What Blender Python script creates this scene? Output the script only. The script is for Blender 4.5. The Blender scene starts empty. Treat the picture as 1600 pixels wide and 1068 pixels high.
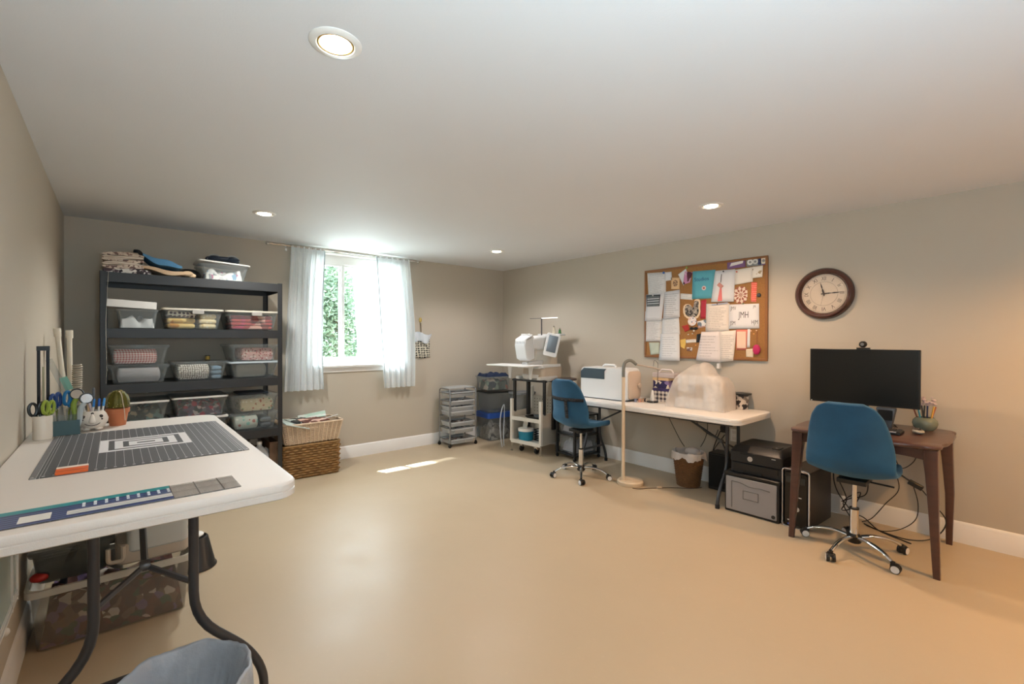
import bpy, bmesh, math, random
from mathutils import Vector, Matrix
random.seed(7)
PI = math.pi
S = bpy.context.scene
C = S.collection

# ------------------------------------------------------------------ camera
YAW, PITCH, ROLL, EYE, FPX = 0.71114, -0.006083, 0.001775, 1.409, 719.1
fw = Vector((math.sin(YAW), math.cos(YAW), 0)); rt = Vector((math.cos(YAW), -math.sin(YAW), 0)); up = Vector((0, 0, 1))
fw, up = fw*math.cos(PITCH)+up*math.sin(PITCH), up*math.cos(PITCH)-fw*math.sin(PITCH)
rt, up = rt*math.cos(ROLL)+up*math.sin(ROLL), up*math.cos(ROLL)-rt*math.sin(ROLL)
cd = bpy.data.cameras.new('camera'); cam = bpy.data.objects.new('camera', cd); C.objects.link(cam)
cd.sensor_width = 36; cd.lens = FPX/1600*36; cd.clip_start = 0.05; cd.clip_end = 200
m = Matrix((rt, up, -fw)).transposed().to_4x4(); m.translation = (0, 0, EYE); cam.matrix_world = m
S.camera = cam
# ------------------------------------------------------------------ light
S.view_settings.view_transform = 'Standard'; S.view_settings.look = 'None'; S.view_settings.gamma = 1
S.view_settings.use_curve_mapping = False; S.view_settings.exposure = 0.06
S.cycles.transparent_max_bounces = 32; S.cycles.max_bounces = 12; S.cycles.diffuse_bounces = 6
S.cycles.sample_clamp_indirect = 6
w = bpy.data.worlds.new('sky'); S.world = w; w.use_nodes = True
w.node_tree.nodes['Background'].inputs[0].default_value = (0.74, 0.90, 1.0, 1)
w.node_tree.nodes['Background'].inputs[1].default_value = 9.0
def light(name, kind, loc, energy, color, **kw):
    l = bpy.data.lights.new(name, kind); l.energy = energy; l.color = color
    o = bpy.data.objects.new(name, l); C.objects.link(o); o.location = loc
    d = kw.pop('dir', None)
    if d: o.rotation_euler = Vector(d).to_track_quat('-Z', 'Y').to_euler()
    for k, v in kw.items(): setattr(l, k, v)
    return o
light('sun', 'SUN', (0, 9, 8), 48, (0.86, 0.96, 1.0), dir=(0.25, -0.615, -1.0), angle=0.02)
# daylight through the window in view, boosted by an added area light outside
light('window_portal', 'AREA', (2.21, 5.60, 1.73), 1, (1, 1, 1), dir=(0, -1, 0), shape='RECTANGLE', size=1.1, size_y=1.28).data.cycles.is_portal = True
light('window_daylight', 'AREA', (2.1, 6.5, 1.95), 150, (0.78, 0.93, 1.0), dir=(0.02, -1, -0.12), shape='RECTANGLE', size=2.2, size_y=1.6)
# unseen fills added: two aimed upwards like bounced flash, one for the basement behind
light('ceiling_fill', 'AREA', (1.1, -0.9, 0.9), 14, (0.45, 0.75, 1.0), dir=(0.15, 0.35, 1), shape='DISK', size=0.9)
light('ceiling_fill_near', 'AREA', (0.25, -0.35, 1.5), 46, (0.70, 0.90, 1.0), dir=(0.3, 0.5, 1), shape='DISK', size=0.3)
light('room_fill', 'AREA', (2.1, -2.3, 1.4), 12, (0.8, 0.92, 1.0), dir=(0, 1, 0.0), shape='RECTANGLE', size=2.5, size_y=1.6)

# ------------------------------------------------------------------ materials
def lin(h):
    h = h.lstrip('#'); v = [int(h[i:i+2], 16)/255 for i in (0, 2, 4)]
    return tuple(((c+0.055)/1.055)**2.4 if c > 0.04045 else c/12.92 for c in v)+(1,)
MC = {}
class N:
    def __init__(s, name):
        s.m = bpy.data.materials.new(name); s.m.use_nodes = True; s.t = s.m.node_tree; s.t.nodes.clear()
        s.out = s.t.nodes.new('ShaderNodeOutputMaterial'); s._co = {}
    def n(s, kind, ins=None, **kw):
        d = s.t.nodes.new('ShaderNode'+kind)
        for k, v in kw.items(): setattr(d, k, v)
        for k, v in (ins or {}).items():
            if hasattr(v, 'is_output'): s.t.links.new(v, d.inputs[k])
            else: d.inputs[k].default_value = v
        return d
    def co(s, which='Object'):
        if which not in s._co:
            tc = s.n('TexCoord'); s._co[which] = tc.outputs[which]
        return s._co[which]
    def xyz(s, which='Object'):
        return s.n('SeparateXYZ', {0: s.co(which)}).outputs
    def ma(s, op, a, b=0.0, c=0.0):
        return s.n('Math', {0: a, 1: b, 2: c}, operation=op).outputs[0]
    def mix(s, f, a, b):
        d = s.n('Mix', {0: f, 6: a, 7: b}, data_type='RGBA'); return d.outputs[2]
    def band(s, x, lo, hi):
        return s.ma('MULTIPLY', s.ma('GREATER_THAN', x, lo), s.ma('LESS_THAN', x, hi))
    def noise(s, scale, detail=3, which='Object'):
        return s.n('TexNoise', {'Vector': s.co(which), 'Scale': scale, 'Detail': detail}).outputs['Fac']
    def bsdf(s, color, rough=0.5, metal=0.0, bump=None, bdist=0.01, **kw):
        ins = {'Base Color': color, 'Roughness': rough, 'Metallic': metal}; ins.update(kw)
        p = s.n('BsdfPrincipled', ins)
        if bump is not None:
            b = s.n('Bump', {'Height': bump, 'Strength': 0.6, 'Distance': bdist}); s.t.links.new(b.outputs[0], p.inputs['Normal'])
        return p.outputs[0]
    def end(s, sh):
        s.t.links.new(sh, s.out.inputs[0]); MC[s.m.name] = s.m; return s.m
def mat(name, hexc, rough=0.5, metal=0.0, var=0.06, vs=6.0, bump=0.0, bs=60.0, emit=0.0, coat=0.0, sheen=0.0, spec=0.5):
    if name in MC: return MC[name]
    k = N(name); c = lin(hexc)
    f = k.noise(vs)
    a = tuple(x*(1-var) for x in c[:3])+(1,); b = tuple(min(1, x*(1+var)) for x in c[:3])+(1,)
    col = k.mix(f, a, b)
    kw = {'Coat Weight': coat, 'Sheen Weight': sheen, 'Specular IOR Level': spec}
    if emit: kw['Emission Color'] = c; kw['Emission Strength'] = emit
    return k.end(k.bsdf(col, rough, metal, k.noise(bs, 4) if bump else None, bump or 0.01, **kw))
def clear(name, hexc, alpha, rough=0.25):
    """translucent plastic: part see-through, part milky"""
    if name in MC: return MC[name]
    k = N(name); tr = k.n('BsdfTransparent', {0: (0.97, 0.98, 0.98, 1)}).outputs[0]
    p = k.bsdf(lin(hexc), rough)
    lw = k.n('LayerWeight', {0: 0.35}).outputs['Facing']
    f = k.ma('MINIMUM', k.ma('ADD', k.ma('MULTIPLY', lw, 0.2), alpha*0.6 if alpha < 0.5 else alpha), 1.0)
    return k.end(k.n('MixShader', {0: f, 1: tr, 2: p}).outputs[0])
def pattern(name, kind, cols, scale=30, rough=0.85):
    if name in MC: return MC[name]
    k = N(name); L = [lin(c) for c in cols]; X, Y, Z = k.xyz()[:3]
    if kind == 'gingham':
        def st(v): return k.ma('GREATER_THAN', k.ma('FRACT', k.ma('MULTIPLY', v, scale)), 0.5)
        f = k.ma('MULTIPLY', k.ma('ADD', st(k.ma('ADD', X, Y)), st(Z)), 0.5)
        col = k.mix(f, L[0], L[1])
    elif kind == 'dots':
        vv = k.n('CombineXYZ', {0: k.ma('ADD', X, k.ma('MULTIPLY', Y, 0.7)), 1: Z}).outputs[0]
        vo = k.n('TexVoronoi', {'Vector': vv, 'Scale': scale, 'Randomness': 0.25 if len(L) < 3 else 0.8}, voronoi_dimensions='2D')
        col = k.mix(k.ma('LESS_THAN', vo.outputs['Distance'], 0.36), L[0], L[1])
    elif kind == 'floral':
        vo = k.n('TexVoronoi', {'Vector': k.co(), 'Scale': scale})
        r = k.n('ValToRGB', {0: k.n('SeparateColor', {0: vo.outputs['Color']}).outputs[0]}); cr = r.color_ramp; cr.interpolation = 'CONSTANT'
        while len(cr.elements) < len(L): cr.elements.new(0.5)
        for i, e in enumerate(cr.elements): e.position = i/len(L); e.color = L[i]
        col = k.mix(k.ma('LESS_THAN', vo.outputs['Distance'], 0.42), L[0], r.outputs[0])
    elif kind == 'stripe':
        col = k.mix(k.ma('GREATER_THAN', k.ma('FRACT', k.ma('MULTIPLY', k.ma('ADD', Z, k.ma('MULTIPLY', k.noise(8), .02)), scale)), 0.5), L[0], L[1])
    elif kind == 'patch':
        ds = k.n('VectorMath', {0: k.co(), 1: k.n('VectorMath', {0: k.n('TexNoise', {'Vector': k.co(), 'Scale': scale*0.9, 'Detail': 2}).outputs['Color'], 3: 0.9/scale}, operation='SCALE').outputs[0]}, operation='ADD').outputs[0]
        vo = k.n('TexVoronoi', {'Vector': ds, 'Scale': scale*1.4})
        r = k.n('ValToRGB', {0: k.n('SeparateColor', {0: vo.outputs['Color']}).outputs[0]}); cr = r.color_ramp; cr.interpolation = 'CONSTANT'
        while len(cr.elements) < len(L): cr.elements.new(0.5)
        for i, e in enumerate(cr.elements): e.position = i/len(L); e.color = L[i]
        col = r.outputs[0]
    return k.end(k.bsdf(col, rough, bump=k.noise(40), bdist=0.004))
def paper(name, base, ink, lines=18, cover=0.5, margin=0.1, rough=0.8):
    """printed sheet: rows of ink on generated coordinates (y across, z up)"""
    if name in MC: return MC[name]
    k = N(name); _, Y, Z = k.xyz('Generated')[:3]
    row = k.ma('MULTIPLY', Z, lines); inrow = k.ma('LESS_THAN', k.ma('FRACT', row), cover)
    wn = k.n('TexWhiteNoise', {'W': k.ma('FLOOR', row)}, noise_dimensions='1D').outputs[0]
    end = k.ma('GREATER_THAN', Y, k.ma('MULTIPLY', wn, 0.45))
    v = k.n('CombineXYZ', {0: k.ma('MULTIPLY', Y, 34), 1: k.ma('FLOOR', row)})
    wd = k.ma('GREATER_THAN', k.n('TexNoise', {'Vector': v.outputs[0], 'Scale': 1.0, 'Detail': 0}).outputs[0], 0.43)
    f = k.ma('MULTIPLY', k.ma('MULTIPLY', inrow, end), k.ma('MULTIPLY', wd, k.ma('MULTIPLY', k.band(Y, margin, 1-margin), k.band(Z, margin, 1-margin))))
    return k.end(k.bsdf(k.mix(k.ma('MULTIPLY', f, 0.42), lin(base), lin(ink)), rough))

# ------------------------------------------------------------------ mesh builder
def rrect(w, d, r, n=4, cx=0, cy=0):
    r = min(r, w/2-1e-4, d/2-1e-4); o = []
    for sx, sy, a0 in ((1, 1, 0), (-1, 1, 90), (-1, -1, 180), (1, -1, 270)):
        for i in range(n+1):
            a = math.radians(a0+90*i/n); o.append((cx+sx*(w/2-r)+r*math.cos(a), cy+sy*(d/2-r)+r*math.sin(a)))
    return o
class B:
    def __init__(s): s.v = []; s.f = []
    def add(s, vs, fs):
        o = len(s.v); s.v += [Vector(v) for v in vs]; s.f += [tuple(i+o for i in f) for f in fs]; return s
    def box(s, c, d, rz=0.0, ry=0.0, rx=0.0, top=1.0):
        hx, hy, hz = d[0]/2, d[1]/2, d[2]/2; M = Matrix.Rotation(rz, 3, 'Z') @ Matrix.Rotation(ry, 3, 'Y') @ Matrix.Rotation(rx, 3, 'X')
        vs = []
        for z in (-1, 1):
            q = top if z > 0 else 1
            for x, y in ((-1, -1), (1, -1), (1, 1), (-1, 1)): vs.append(M @ Vector((x*hx*q, y*hy*q, z*hz))+Vector(c))
        return s.add(vs, [(3, 2, 1, 0), (4, 5, 6, 7), (0, 1, 5, 4), (1, 2, 6, 5), (2, 3, 7, 6), (3, 0, 4, 7)])
    def loft(s, loops, cap0=True, cap1=True):
        n = len(loops[0]); vs = [v for l in loops for v in l]; fs = []
        for k in range(len(loops)-1):
            for i in range(n):
                j = (i+1) % n; fs.append((k*n+i, k*n+j, (k+1)*n+j, (k+1)*n+i))
        if cap0: fs.append(tuple(reversed(range(n))))
        if cap1: fs.append(tuple((len(loops)-1)*n+i for i in range(n)))
        return s.add(vs, fs)
    def slab(s, w, d, z0, z1, r=0.03, cx=0, cy=0, bev=0.0, n=4):
        """rounded-corner slab with softened edges"""
        L = []
        for dz, ins in ((0, bev), (bev, 0), (z1-z0-bev, 0), (z1-z0, bev)) if bev else ((0, 0), (z1-z0, 0)):
            L.append([(x, y, z0+dz) for x, y in rrect(w-2*ins, d-2*ins, max(r-ins, 0.002), n, cx, cy)])
        return s.loft(L)
    def lathe(s, prof, c=(0, 0, 0), seg=24, axis='z'):
        L = []
        for r, z in prof:
            l = []
            for i in range(seg):
                a = 2*PI*i/seg; p = (r*math.cos(a), r*math.sin(a), z)
                if axis == 'x': p = (z, r*math.cos(a), r*math.sin(a))
                elif axis == 'y': p = (r*math.sin(a), z, r*math.cos(a))
                l.append(Vector(p)+Vector(c))
            L.append(l)
        return s.loft(L)
    def tube(s, pts, r, seg=8, r1=None, closed=False, flat=1.0):
        P = [Vector(p) for p in pts]; n = len(P); L = []; prev = None
        for i, p in enumerate(P):
            if closed: t = (P[(i+1) % n]-P[i-1])
            else: t = (P[min(i+1, n-1)]-P[max(i-1, 0)])
            t = t.normalized() if t.length > 1e-9 else Vector((0, 0, 1))
            if prev is None:
                a = Vector((0, 0, 1)) if abs(t.z) < 0.9 else Vector((1, 0, 0)); u = t.cross(a).normalized()
            else:
                u = prev-t*prev.dot(t); u = u.normalized() if u.length > 1e-6 else t.orthogonal().normalized()
            prev = u; v = t.cross(u)
            rr = r if r1 is None else r+(r1-r)*i/max(1, n-1)
            L.append([p+(u*math.cos(2*PI*k/seg)+v*math.sin(2*PI*k/seg)*flat)*rr for k in range(seg)])
        if closed: L.append(L[0])
        return s.loft(L, not closed, not closed)
    def ball(s, c, r, sx=1, sy=1, sz=1, seg=14, rings=8):
        L = []
        for k in range(1, rings):
            a = PI*k/rings; L.append([(c[0]+r*sx*math.sin(a)*math.cos(2*PI*i/seg), c[1]+r*sy*math.sin(a)*math.sin(2*PI*i/seg), c[2]-r*sz*math.cos(a)) for i in range(seg)])
        return s.loft(L)
    def prism(s, poly, z0, z1):
        return s.loft([[(x, y, z0) for x, y in poly], [(x, y, z1) for x, y in poly]])
    def prismx(s, poly, x0, x1):   # poly in (y,z)
        return s.loft([[(x0, y, z) for y, z in poly], [(x1, y, z) for y, z in poly]])
    def prismy(s, poly, y0, y1):   # poly in (x,z)
        return s.loft([[(x, y0, z) for x, z in poly], [(x, y1, z) for x, z in poly]])
    def grid(s, fn, nu, nv, closed_u=False):
        vs = [fn(i/nu, j/nv) for j in range(nv+1) for i in range(nu+(0 if closed_u else 1))]
        W = nu if closed_u else nu+1; fs = []
        for j in range(nv):
            for i in range(nu):
                a = j*W+i; b = j*W+(i+1) % W; fs.append((a, b, b+W, a+W))
        return s.add(vs, fs)
    def xf(s, M):
        s.v = [M @ v for v in s.v]; return s
def smooth_path(pts, n=6):
    P = [Vector(p) for p in pts]; out = []
    for i in range(len(P)-1):
        p0, p1, p2, p3 = P[max(i-1, 0)], P[i], P[i+1], P[min(i+2, len(P)-1)]
        for k in range(n):
            t = k/n; out.append(0.5*((2*p1)+(p2-p0)*t+(2*p0-5*p1+4*p2-p3)*t*t+(3*p1-p0-3*p2+p3)*t**3))
    return out+[P[-1]]
def round_path(pts, r, n=5):
    P = [Vector(p) for p in pts]; out = [P[0]]
    for i in range(1, len(P)-1):
        a = (P[i-1]-P[i]); b = (P[i+1]-P[i]); d = min(r, a.length*.49, b.length*.49)
        A = P[i]+a.normalized()*d; D = P[i]+b.normalized()*d
        for k in range(n+1):
            t = k/n; out.append(A*(1-t)**2+P[i]*2*t*(1-t)+D*t*t)
    return out+[P[-1]]
def _mesh(name, b, m, smooth):
    me = bpy.data.meshes.new(name); me.from_pydata([tuple(v) for v in b.v], [], b.f); me.update()
    bm = bmesh.new(); bm.from_mesh(me); bmesh.ops.recalc_face_normals(bm, faces=bm.faces); bm.to_mesh(me); bm.free()
    me.materials.append(m)
    if smooth:
        me.polygons.foreach_set('use_smooth', [True]*len(me.polygons))
        if smooth is True: me.set_sharp_from_angle(angle=math.radians(38))
    return me
def obj(name, b, m, parent=None, smooth=True, loc=None, bevel=0.0, label=None, kind=None, subsurf=0, solid=0.0):
    if isinstance(b, bpy.types.Mesh): me = b
    else: me = _mesh(name, b, m, smooth)
    o = bpy.data.objects.new(name, me); C.objects.link(o)
    if parent: o.parent = parent
    if loc: o.location = loc
    if solid: md = o.modifiers.new('solid', 'SOLIDIFY'); md.thickness = solid; md.offset = 0
    if bevel: md = o.modifiers.new('bevel', 'BEVEL'); md.width = bevel; md.segments = 2; md.limit_method = 'ANGLE'
    if subsurf: md = o.modifiers.new('sub', 'SUBSURF'); md.levels = md.render_levels = subsurf
    if label: o['label'] = label
    if kind: o['kind'] = kind
    return o
def thing(name, label, cat, loc=(0, 0, 0), rz=0.0, group=None):
    o = bpy.data.objects.new(name, None); C.objects.link(o); o.location = loc; o.rotation_euler = (0, 0, rz); o.empty_display_size = 0.05
    o['label'] = label; o['category'] = cat
    if group: o['group'] = group
    return o
def solo(name, label, cat, b, m, loc=(0, 0, 0), rz=0.0, group=None, kind=None, **kw):
    o = obj(name, b, m, None, loc=loc, **kw); o.rotation_euler = (0, 0, rz); o['label'] = label; o['category'] = cat
    if group: o['group'] = group
    if kind: o['kind'] = kind
    return o
def struct(name, b, m, parent=None, **kw):
    o = obj(name, b, m, parent, **kw)
    if not parent: o['kind'] = 'structure'
    return o
def text(name, body, size, m, parent=None, M=None, depth=0.0008, sx=1.0):
    cu = bpy.data.curves.new(name, 'FONT'); cu.body = body; cu.size = size; cu.extrude = depth; cu.align_x = 'CENTER'; cu.align_y = 'CENTER'; cu.resolution_u = 3
    t = bpy.data.objects.new(name, cu); me = bpy.data.meshes.new_from_object(t); bpy.data.objects.remove(t)
    me.materials.clear(); me.materials.append(m)
    T = (M or Matrix()) @ Matrix.Diagonal((sx, 1, 1, 1)); me.transform(T); me.name = name
    o = bpy.data.objects.new(name, me); C.objects.link(o)
    if parent: o.parent = parent
    return o
def facing(axis, p):
    """matrix putting text flat on a face whose normal is axis, reading upright"""
    R = {'-x': Matrix(((0, 0, -1), (-1, 0, 0), (0, 1, 0))), '-y': Matrix(((1, 0, 0), (0, 0, -1), (0, 1, 0))), 'z': Matrix.Identity(3)}[axis].to_4x4()
    R.translation = p; return R
# shared materials
WHITE = mat('white_plastic', '#e6e3de', 0.42, var=0.02)
WHITE_P = mat('white_paint', '#e9e6e1', 0.35, var=0.015)
BLACK = mat('black_metal', '#1d1e20', 0.42, var=0.1)
BLACKP = mat('black_plastic', '#151515', 0.35, var=0.05)
GREYM = mat('grey_metal', '#5b5c5e', 0.35, 0.7)
CHROME = mat('chrome', '#d8d8d8', 0.12, 1.0, var=0.01)
DARKLEG = mat('dark_grey_tube', '#3d3d3f', 0.4, 0.3)
RUBBER = mat('black_rubber', '#121212', 0.7)
# ================================================================== THE SETTING
XL, XR, YB, YF, H = -0.326, 4.457, 5.385, -2.4, 2.44
def wallmat(name, hexc):
    k = N(name); c = k.mix(k.noise(1.3, 2), lin(hexc), tuple(v*0.95 for v in lin(hexc)[:3])+(1,))
    return k.end(k.bsdf(c, 0.75, bump=k.noise(160, 3), bdist=0.0007))
WALL = wallmat('taupe_wall_paint', '#bcb2a2')
CEIL = wallmat('ceiling_paint', '#dedfe1')
k = N('tan_floor_paint')
c = k.mix(k.noise(0.9, 4), lin('#bdab91'), lin('#b3a288'))
c = k.mix(k.ma('MULTIPLY', k.ma('GREATER_THAN', k.noise(38, 6), 0.66), 0.25), c, lin('#c2af92'))
r = k.ma('ADD', 0.27, k.ma('MULTIPLY', k.noise(2.2, 5), 0.3))
FLOOR = k.end(k.bsdf(c, r, bump=k.noise(5, 5), bdist=0.003, **{'Specular IOR Level': 0.35}))
TRIM = mat('white_trim_paint', '#e8e6e3', 0.35, var=0.015)

struct('floor', B().box(((XL+XR)/2, (YB+YF)/2, -0.05), (XR-XL+0.4, YB-YF+0.4, 0.1)), FLOOR)
struct('ceiling', B().box(((XL+XR)/2, (YB+YF)/2, H+0.06), (XR-XL+0.4, YB-YF+0.4, 0.12)), CEIL)
struct('wall_left', B().box((XL-0.1, (YB+YF)/2, H/2), (0.2, YB-YF, H)), WALL)
struct('wall_right', B().box((XR+0.1, (YB+YF)/2, H/2), (0.2, YB-YF, H)), WALL)
def wall_with_hole(y0, y1, x0, x1, hx0, hx1, hz0, hz1):
    b = B(); ym, t = (y0+y1)/2, abs(y1-y0)
    b.box(((x0+hx0)/2, ym, H/2), (hx0-x0, t, H)); b.box(((hx1+x1)/2, ym, H/2), (x1-hx1, t, H))
    b.box(((hx0+hx1)/2, ym, hz0/2), (hx1-hx0, t, hz0)); b.box(((hx0+hx1)/2, ym, (hz1+H)/2), (hx1-hx0, t, H-hz1)); return b
WX0, WX1, WZ0, WZ1 = 1.66, 2.76, 1.09, 2.405
struct('wall_back', wall_with_hole(YB, YB+0.22, XL-0.2, XR+0.2, WX0, WX1, WZ0, WZ1), WALL)
struct('wall_front', B().box(((XL+XR)/2, YF-0.1, H/2), (XR-XL+0.4, 0.2, H)), WALL)

def skirting(name, p0, p1, nrm):
    """moulded baseboard: flat face with a stepped, rounded cap"""
    prof = [(0, 0), (0.016, 0), (0.016, 0.112), (0.013, 0.118), (0.0125, 0.128), (0.009, 0.138), (0.004, 0.145), (0, 0.147)]
    p0, p1, nrm = Vector(p0), Vector(p1), Vector(nrm)
    return struct(name, B().loft([[p+nrm*a+Vector((0, 0, z)) for a, z in prof] for p in (p0, p1)]), TRIM)
skirting('baseboard_back', (XL, YB, 0), (XR, YB, 0), (0, -1, 0))
skirting('baseboard_right', (XR, YF, 0), (XR, YB-0.016, 0), (-1, 0, 0))
skirting('baseboard_left', (XL, YF, 0), (XL, YB-0.016, 0), (1, 0, 0))
skirting('baseboard_front', (XL+0.016, YF, 0), (XR-0.016, YF, 0), (0, 1, 0))

# window in view: white reveal, sliding frame, two panes, stool and apron
wn = bpy.data.objects.new('window_1', None); C.objects.link(wn); wn['kind'] = 'structure'
b = B(); th = 0.012
b.box((WX0+th/2, 5.46, (WZ0+WZ1)/2), (th, 0.17, WZ1-WZ0)); b.box((WX1-th/2, 5.46, (WZ0+WZ1)/2), (th, 0.17, WZ1-WZ0))
b.box(((WX0+WX1)/2, 5.46, WZ1-th/2), (WX1-WX0-2*th, 0.17, th))
obj('window_reveal', b, TRIM, wn)
def ringframe(x0, x1, z0, z1, y, t, wd):
    b = B(); b.box((x0+wd/2, y, (z0+z1)/2), (wd, t, z1-z0)); b.box((x1-wd/2, y, (z0+z1)/2), (wd, t, z1-z0))
    b.box(((x0+x1)/2, y, z0+wd/2), (x1-x0-2*wd, t, wd)); b.box(((x0+x1)/2, y, z1-wd/2), (x1-x0-2*wd, t, wd)); return b
obj('window_frame', ringframe(WX0+th, WX1-th, WZ0+0.02, WZ1-th, 5.53, 0.06, 0.05), TRIM, wn, bevel=0.004)
obj('blown_strip_board', B().box(((WX0+WX1)/2, 5.52, 2.33), (WX1-WX0-2*th, 0.05, 0.065)), TRIM, wn)  # white board added where backlight blows out the wall strip
GLASS = N('window_glass'); GLASS = GLASS.end(GLASS.n('MixShader', {0: 0.06, 1: GLASS.n('BsdfTransparent').outputs[0], 2: GLASS.n('BsdfGlossy', {1: 0.03}).outputs[0]}).outputs[0])
for i, (a, c_, yy) in enumerate(((WX0+0.06, 2.085, 5.515), (2.03, WX1-0.06, 5.545))):
    f = obj('sash', ringframe(a, c_, WZ0+0.065, 2.305, yy, 0.026, 0.035), TRIM, wn, bevel=0.003)
    obj('pane', B().box(((a+c_)/2, yy, 1.73), (c_-a-0.07, 0.005, 1.08)), GLASS, f)
obj('window_sill', B().slab(WX1-WX0+0.10, 0.19, WZ0-0.01, WZ0+0.018, 0.006, (WX0+WX1)/2, 5.42, 0.006), TRIM, wn)
obj('window_apron', B().box(((WX0+WX1)/2, 5.376, WZ0-0.04), (WX1-WX0+0.04, 0.014, 0.055)), TRIM, wn, bevel=0.003)

# outside: ground, unseen slab added to cut the sun, pale neighbouring wall, hedge, tree
k = N('lawn'); LAWN = k.end(k.bsdf(k.mix(k.noise(3, 5), lin('#b4b3a6'), lin('#9da08e')), 0.9))
struct('ground_outside', B().box((2, 12.6, 0.75), (30, 14, 0.1)), LAWN)
struct('sun_mask_outside', B().box((2.2, 5.93, 2.80), (6, 0.62, 0.08)), TRIM)
k = N('pale_siding'); X, Y, Z = k.xyz()[:3]
SID = k.end(k.bsdf(k.mix(k.ma('GREATER_THAN', k.ma('FRACT', k.ma('MULTIPLY', Z, 8)), 0.93), lin('#f4f4f2'), lin('#d9dad8')), 0.7))
struct('wall_outside', B().prismy([(2.93, 0.8), (2.86, 2.0), (2.80, 2.75), (5.6, 2.75), (5.6, 0.8)], 7.0, 7.12), SID)
def leaves(n, c, rad, size, seed):
    rnd = random.Random(seed); b = B()
    for _ in range(n):
        while True:
            p = Vector((rnd.uniform(-1, 1), rnd.uniform(-1, 1), rnd.uniform(-1, 1)))
            if p.length < 1: break
        p = p*(0.6+0.4*rnd.random()); q = Vector(c)+Vector((p.x*rad[0], p.y*rad[1], p.z*rad[2]))
        u = Vector((rnd.gauss(0, 1), rnd.gauss(0, 1), rnd.gauss(0, 1))).normalized(); v = u.orthogonal().normalized(); s = size*rnd.uniform(.6, 1.3)
        b.add([q-u*s, q+v*s*.45, q+u*s, q-v*s*.45], [(0, 1, 2, 3)])
    return b
def leafmat(name, a, bb):
    k = N(name); col = k.mix(k.noise(3, 4), lin(a), lin(bb)); d = k.n('BsdfDiffuse', {0: col}).outputs[0]; t = k.n('BsdfTranslucent', {0: col}).outputs[0]
    return k.end(k.n('MixShader', {0: 0.35, 1: d, 2: t}).outputs[0])
LF1 = leafmat('hedge_leaf', '#a3b59a', '#5f7a6a'); LF2 = leafmat('tree_leaf', '#cfd0b4', '#a9b890')
t = thing('hedge', 'dense green hedge seen through the lower window panes', 'hedge', (2.1, 8.2, 0.8))
obj('foliage', leaves(9000, (0.2, 0, 0.65), (2.4, 0.5, 0.85), 0.05, 3), LF1, t, smooth=False, kind='stuff')
obj('foliage', leaves(3500, (0.75, -0.1, 1.35), (0.55, 0.4, 1.0), 0.05, 4), LF1, t, smooth=False, kind='stuff')
obj('trunk', B().tube([(0.2, 0, -0.05), (0.25, 0, 1.2)], 0.06, r1=0.02), mat('bark', '#5b4a3a', 0.9), t)
t = thing('tree', 'pale leafy tree against the sky beyond the window', 'tree', (2.6, 11.5, 0.8))
obj('foliage', leaves(9000, (0.2, 0, 2.6), (3.4, 1.2, 1.7), 0.06, 5), LF2, t, smooth=False, kind='stuff')
obj('trunk', B().tube([(0, 0, -0.05), (0.1, 0, 2.4)], 0.12, r1=0.06), mat('bark', '#5b4a3a', 0.9), t)

# recessed downlights
BULB = mat('lit_bulb', '#fff8e8', 0.4, emit=14.0, var=0)
BRASS = mat('brass_reflector', '#c9a95c', 0.25, 0.9, var=0.02)
LIT = [((0.585, 1.625), 'recessed downlight nearest the camera, largest and brightest on the ceiling', 18, (1.0, 0.6, 0.34)),
       ((0.93, 4.20), 'recessed downlight above the black shelving, left of the window', 105, (0.98, 0.98, 0.94)),
       ((3.475, 1.69), 'warm recessed downlight above the long folding table and cork board', 88, (1.0, 0.66, 0.42)),
       ((3.384, 4.206), 'small recessed downlight near the far corner beyond the window', 66, (1.0, 0.95, 0.95)),
       ((0.6, -0.95), 'recessed downlight behind the camera on the left side', 24, (1.0, 0.5, 0.2)),
       ((3.45, -0.9), 'recessed downlight behind the camera on the right side', 180, (1.0, 0.52, 0.16))]
for (x, y), lb, e, lc in LIT:
    t = thing('recessed_light', lb, 'ceiling light', (x, y, H), 0, 'recessed ceiling lights')
    obj('trim_ring', B().lathe([(0.060, 0), (0.060, -0.004), (0.064, -0.009), (0.080, -0.008), (0.0875, -0.003), (0.0875, 0)], seg=40), WHITE_P, t)
    obj('reflector', B().lathe([(0.0595, -0.001), (0.0595, -0.0065), (0.055, -0.0065), (0.052, -0.001)], seg=40), BRASS, t)
    obj('bulb', B().lathe([(0.0515, -0.001), (0.051, -0.007), (0.040, -0.0125), (0.02, -0.0155), (0.003, -0.016)], seg=32), BULB, t)
    light('downlight_glow', 'SPOT', (x, y, H-0.03), e, lc, dir=(0, 0, -1), spot_size=math.radians(150), spot_blend=0.6, shadow_soft_size=0.045)

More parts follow.
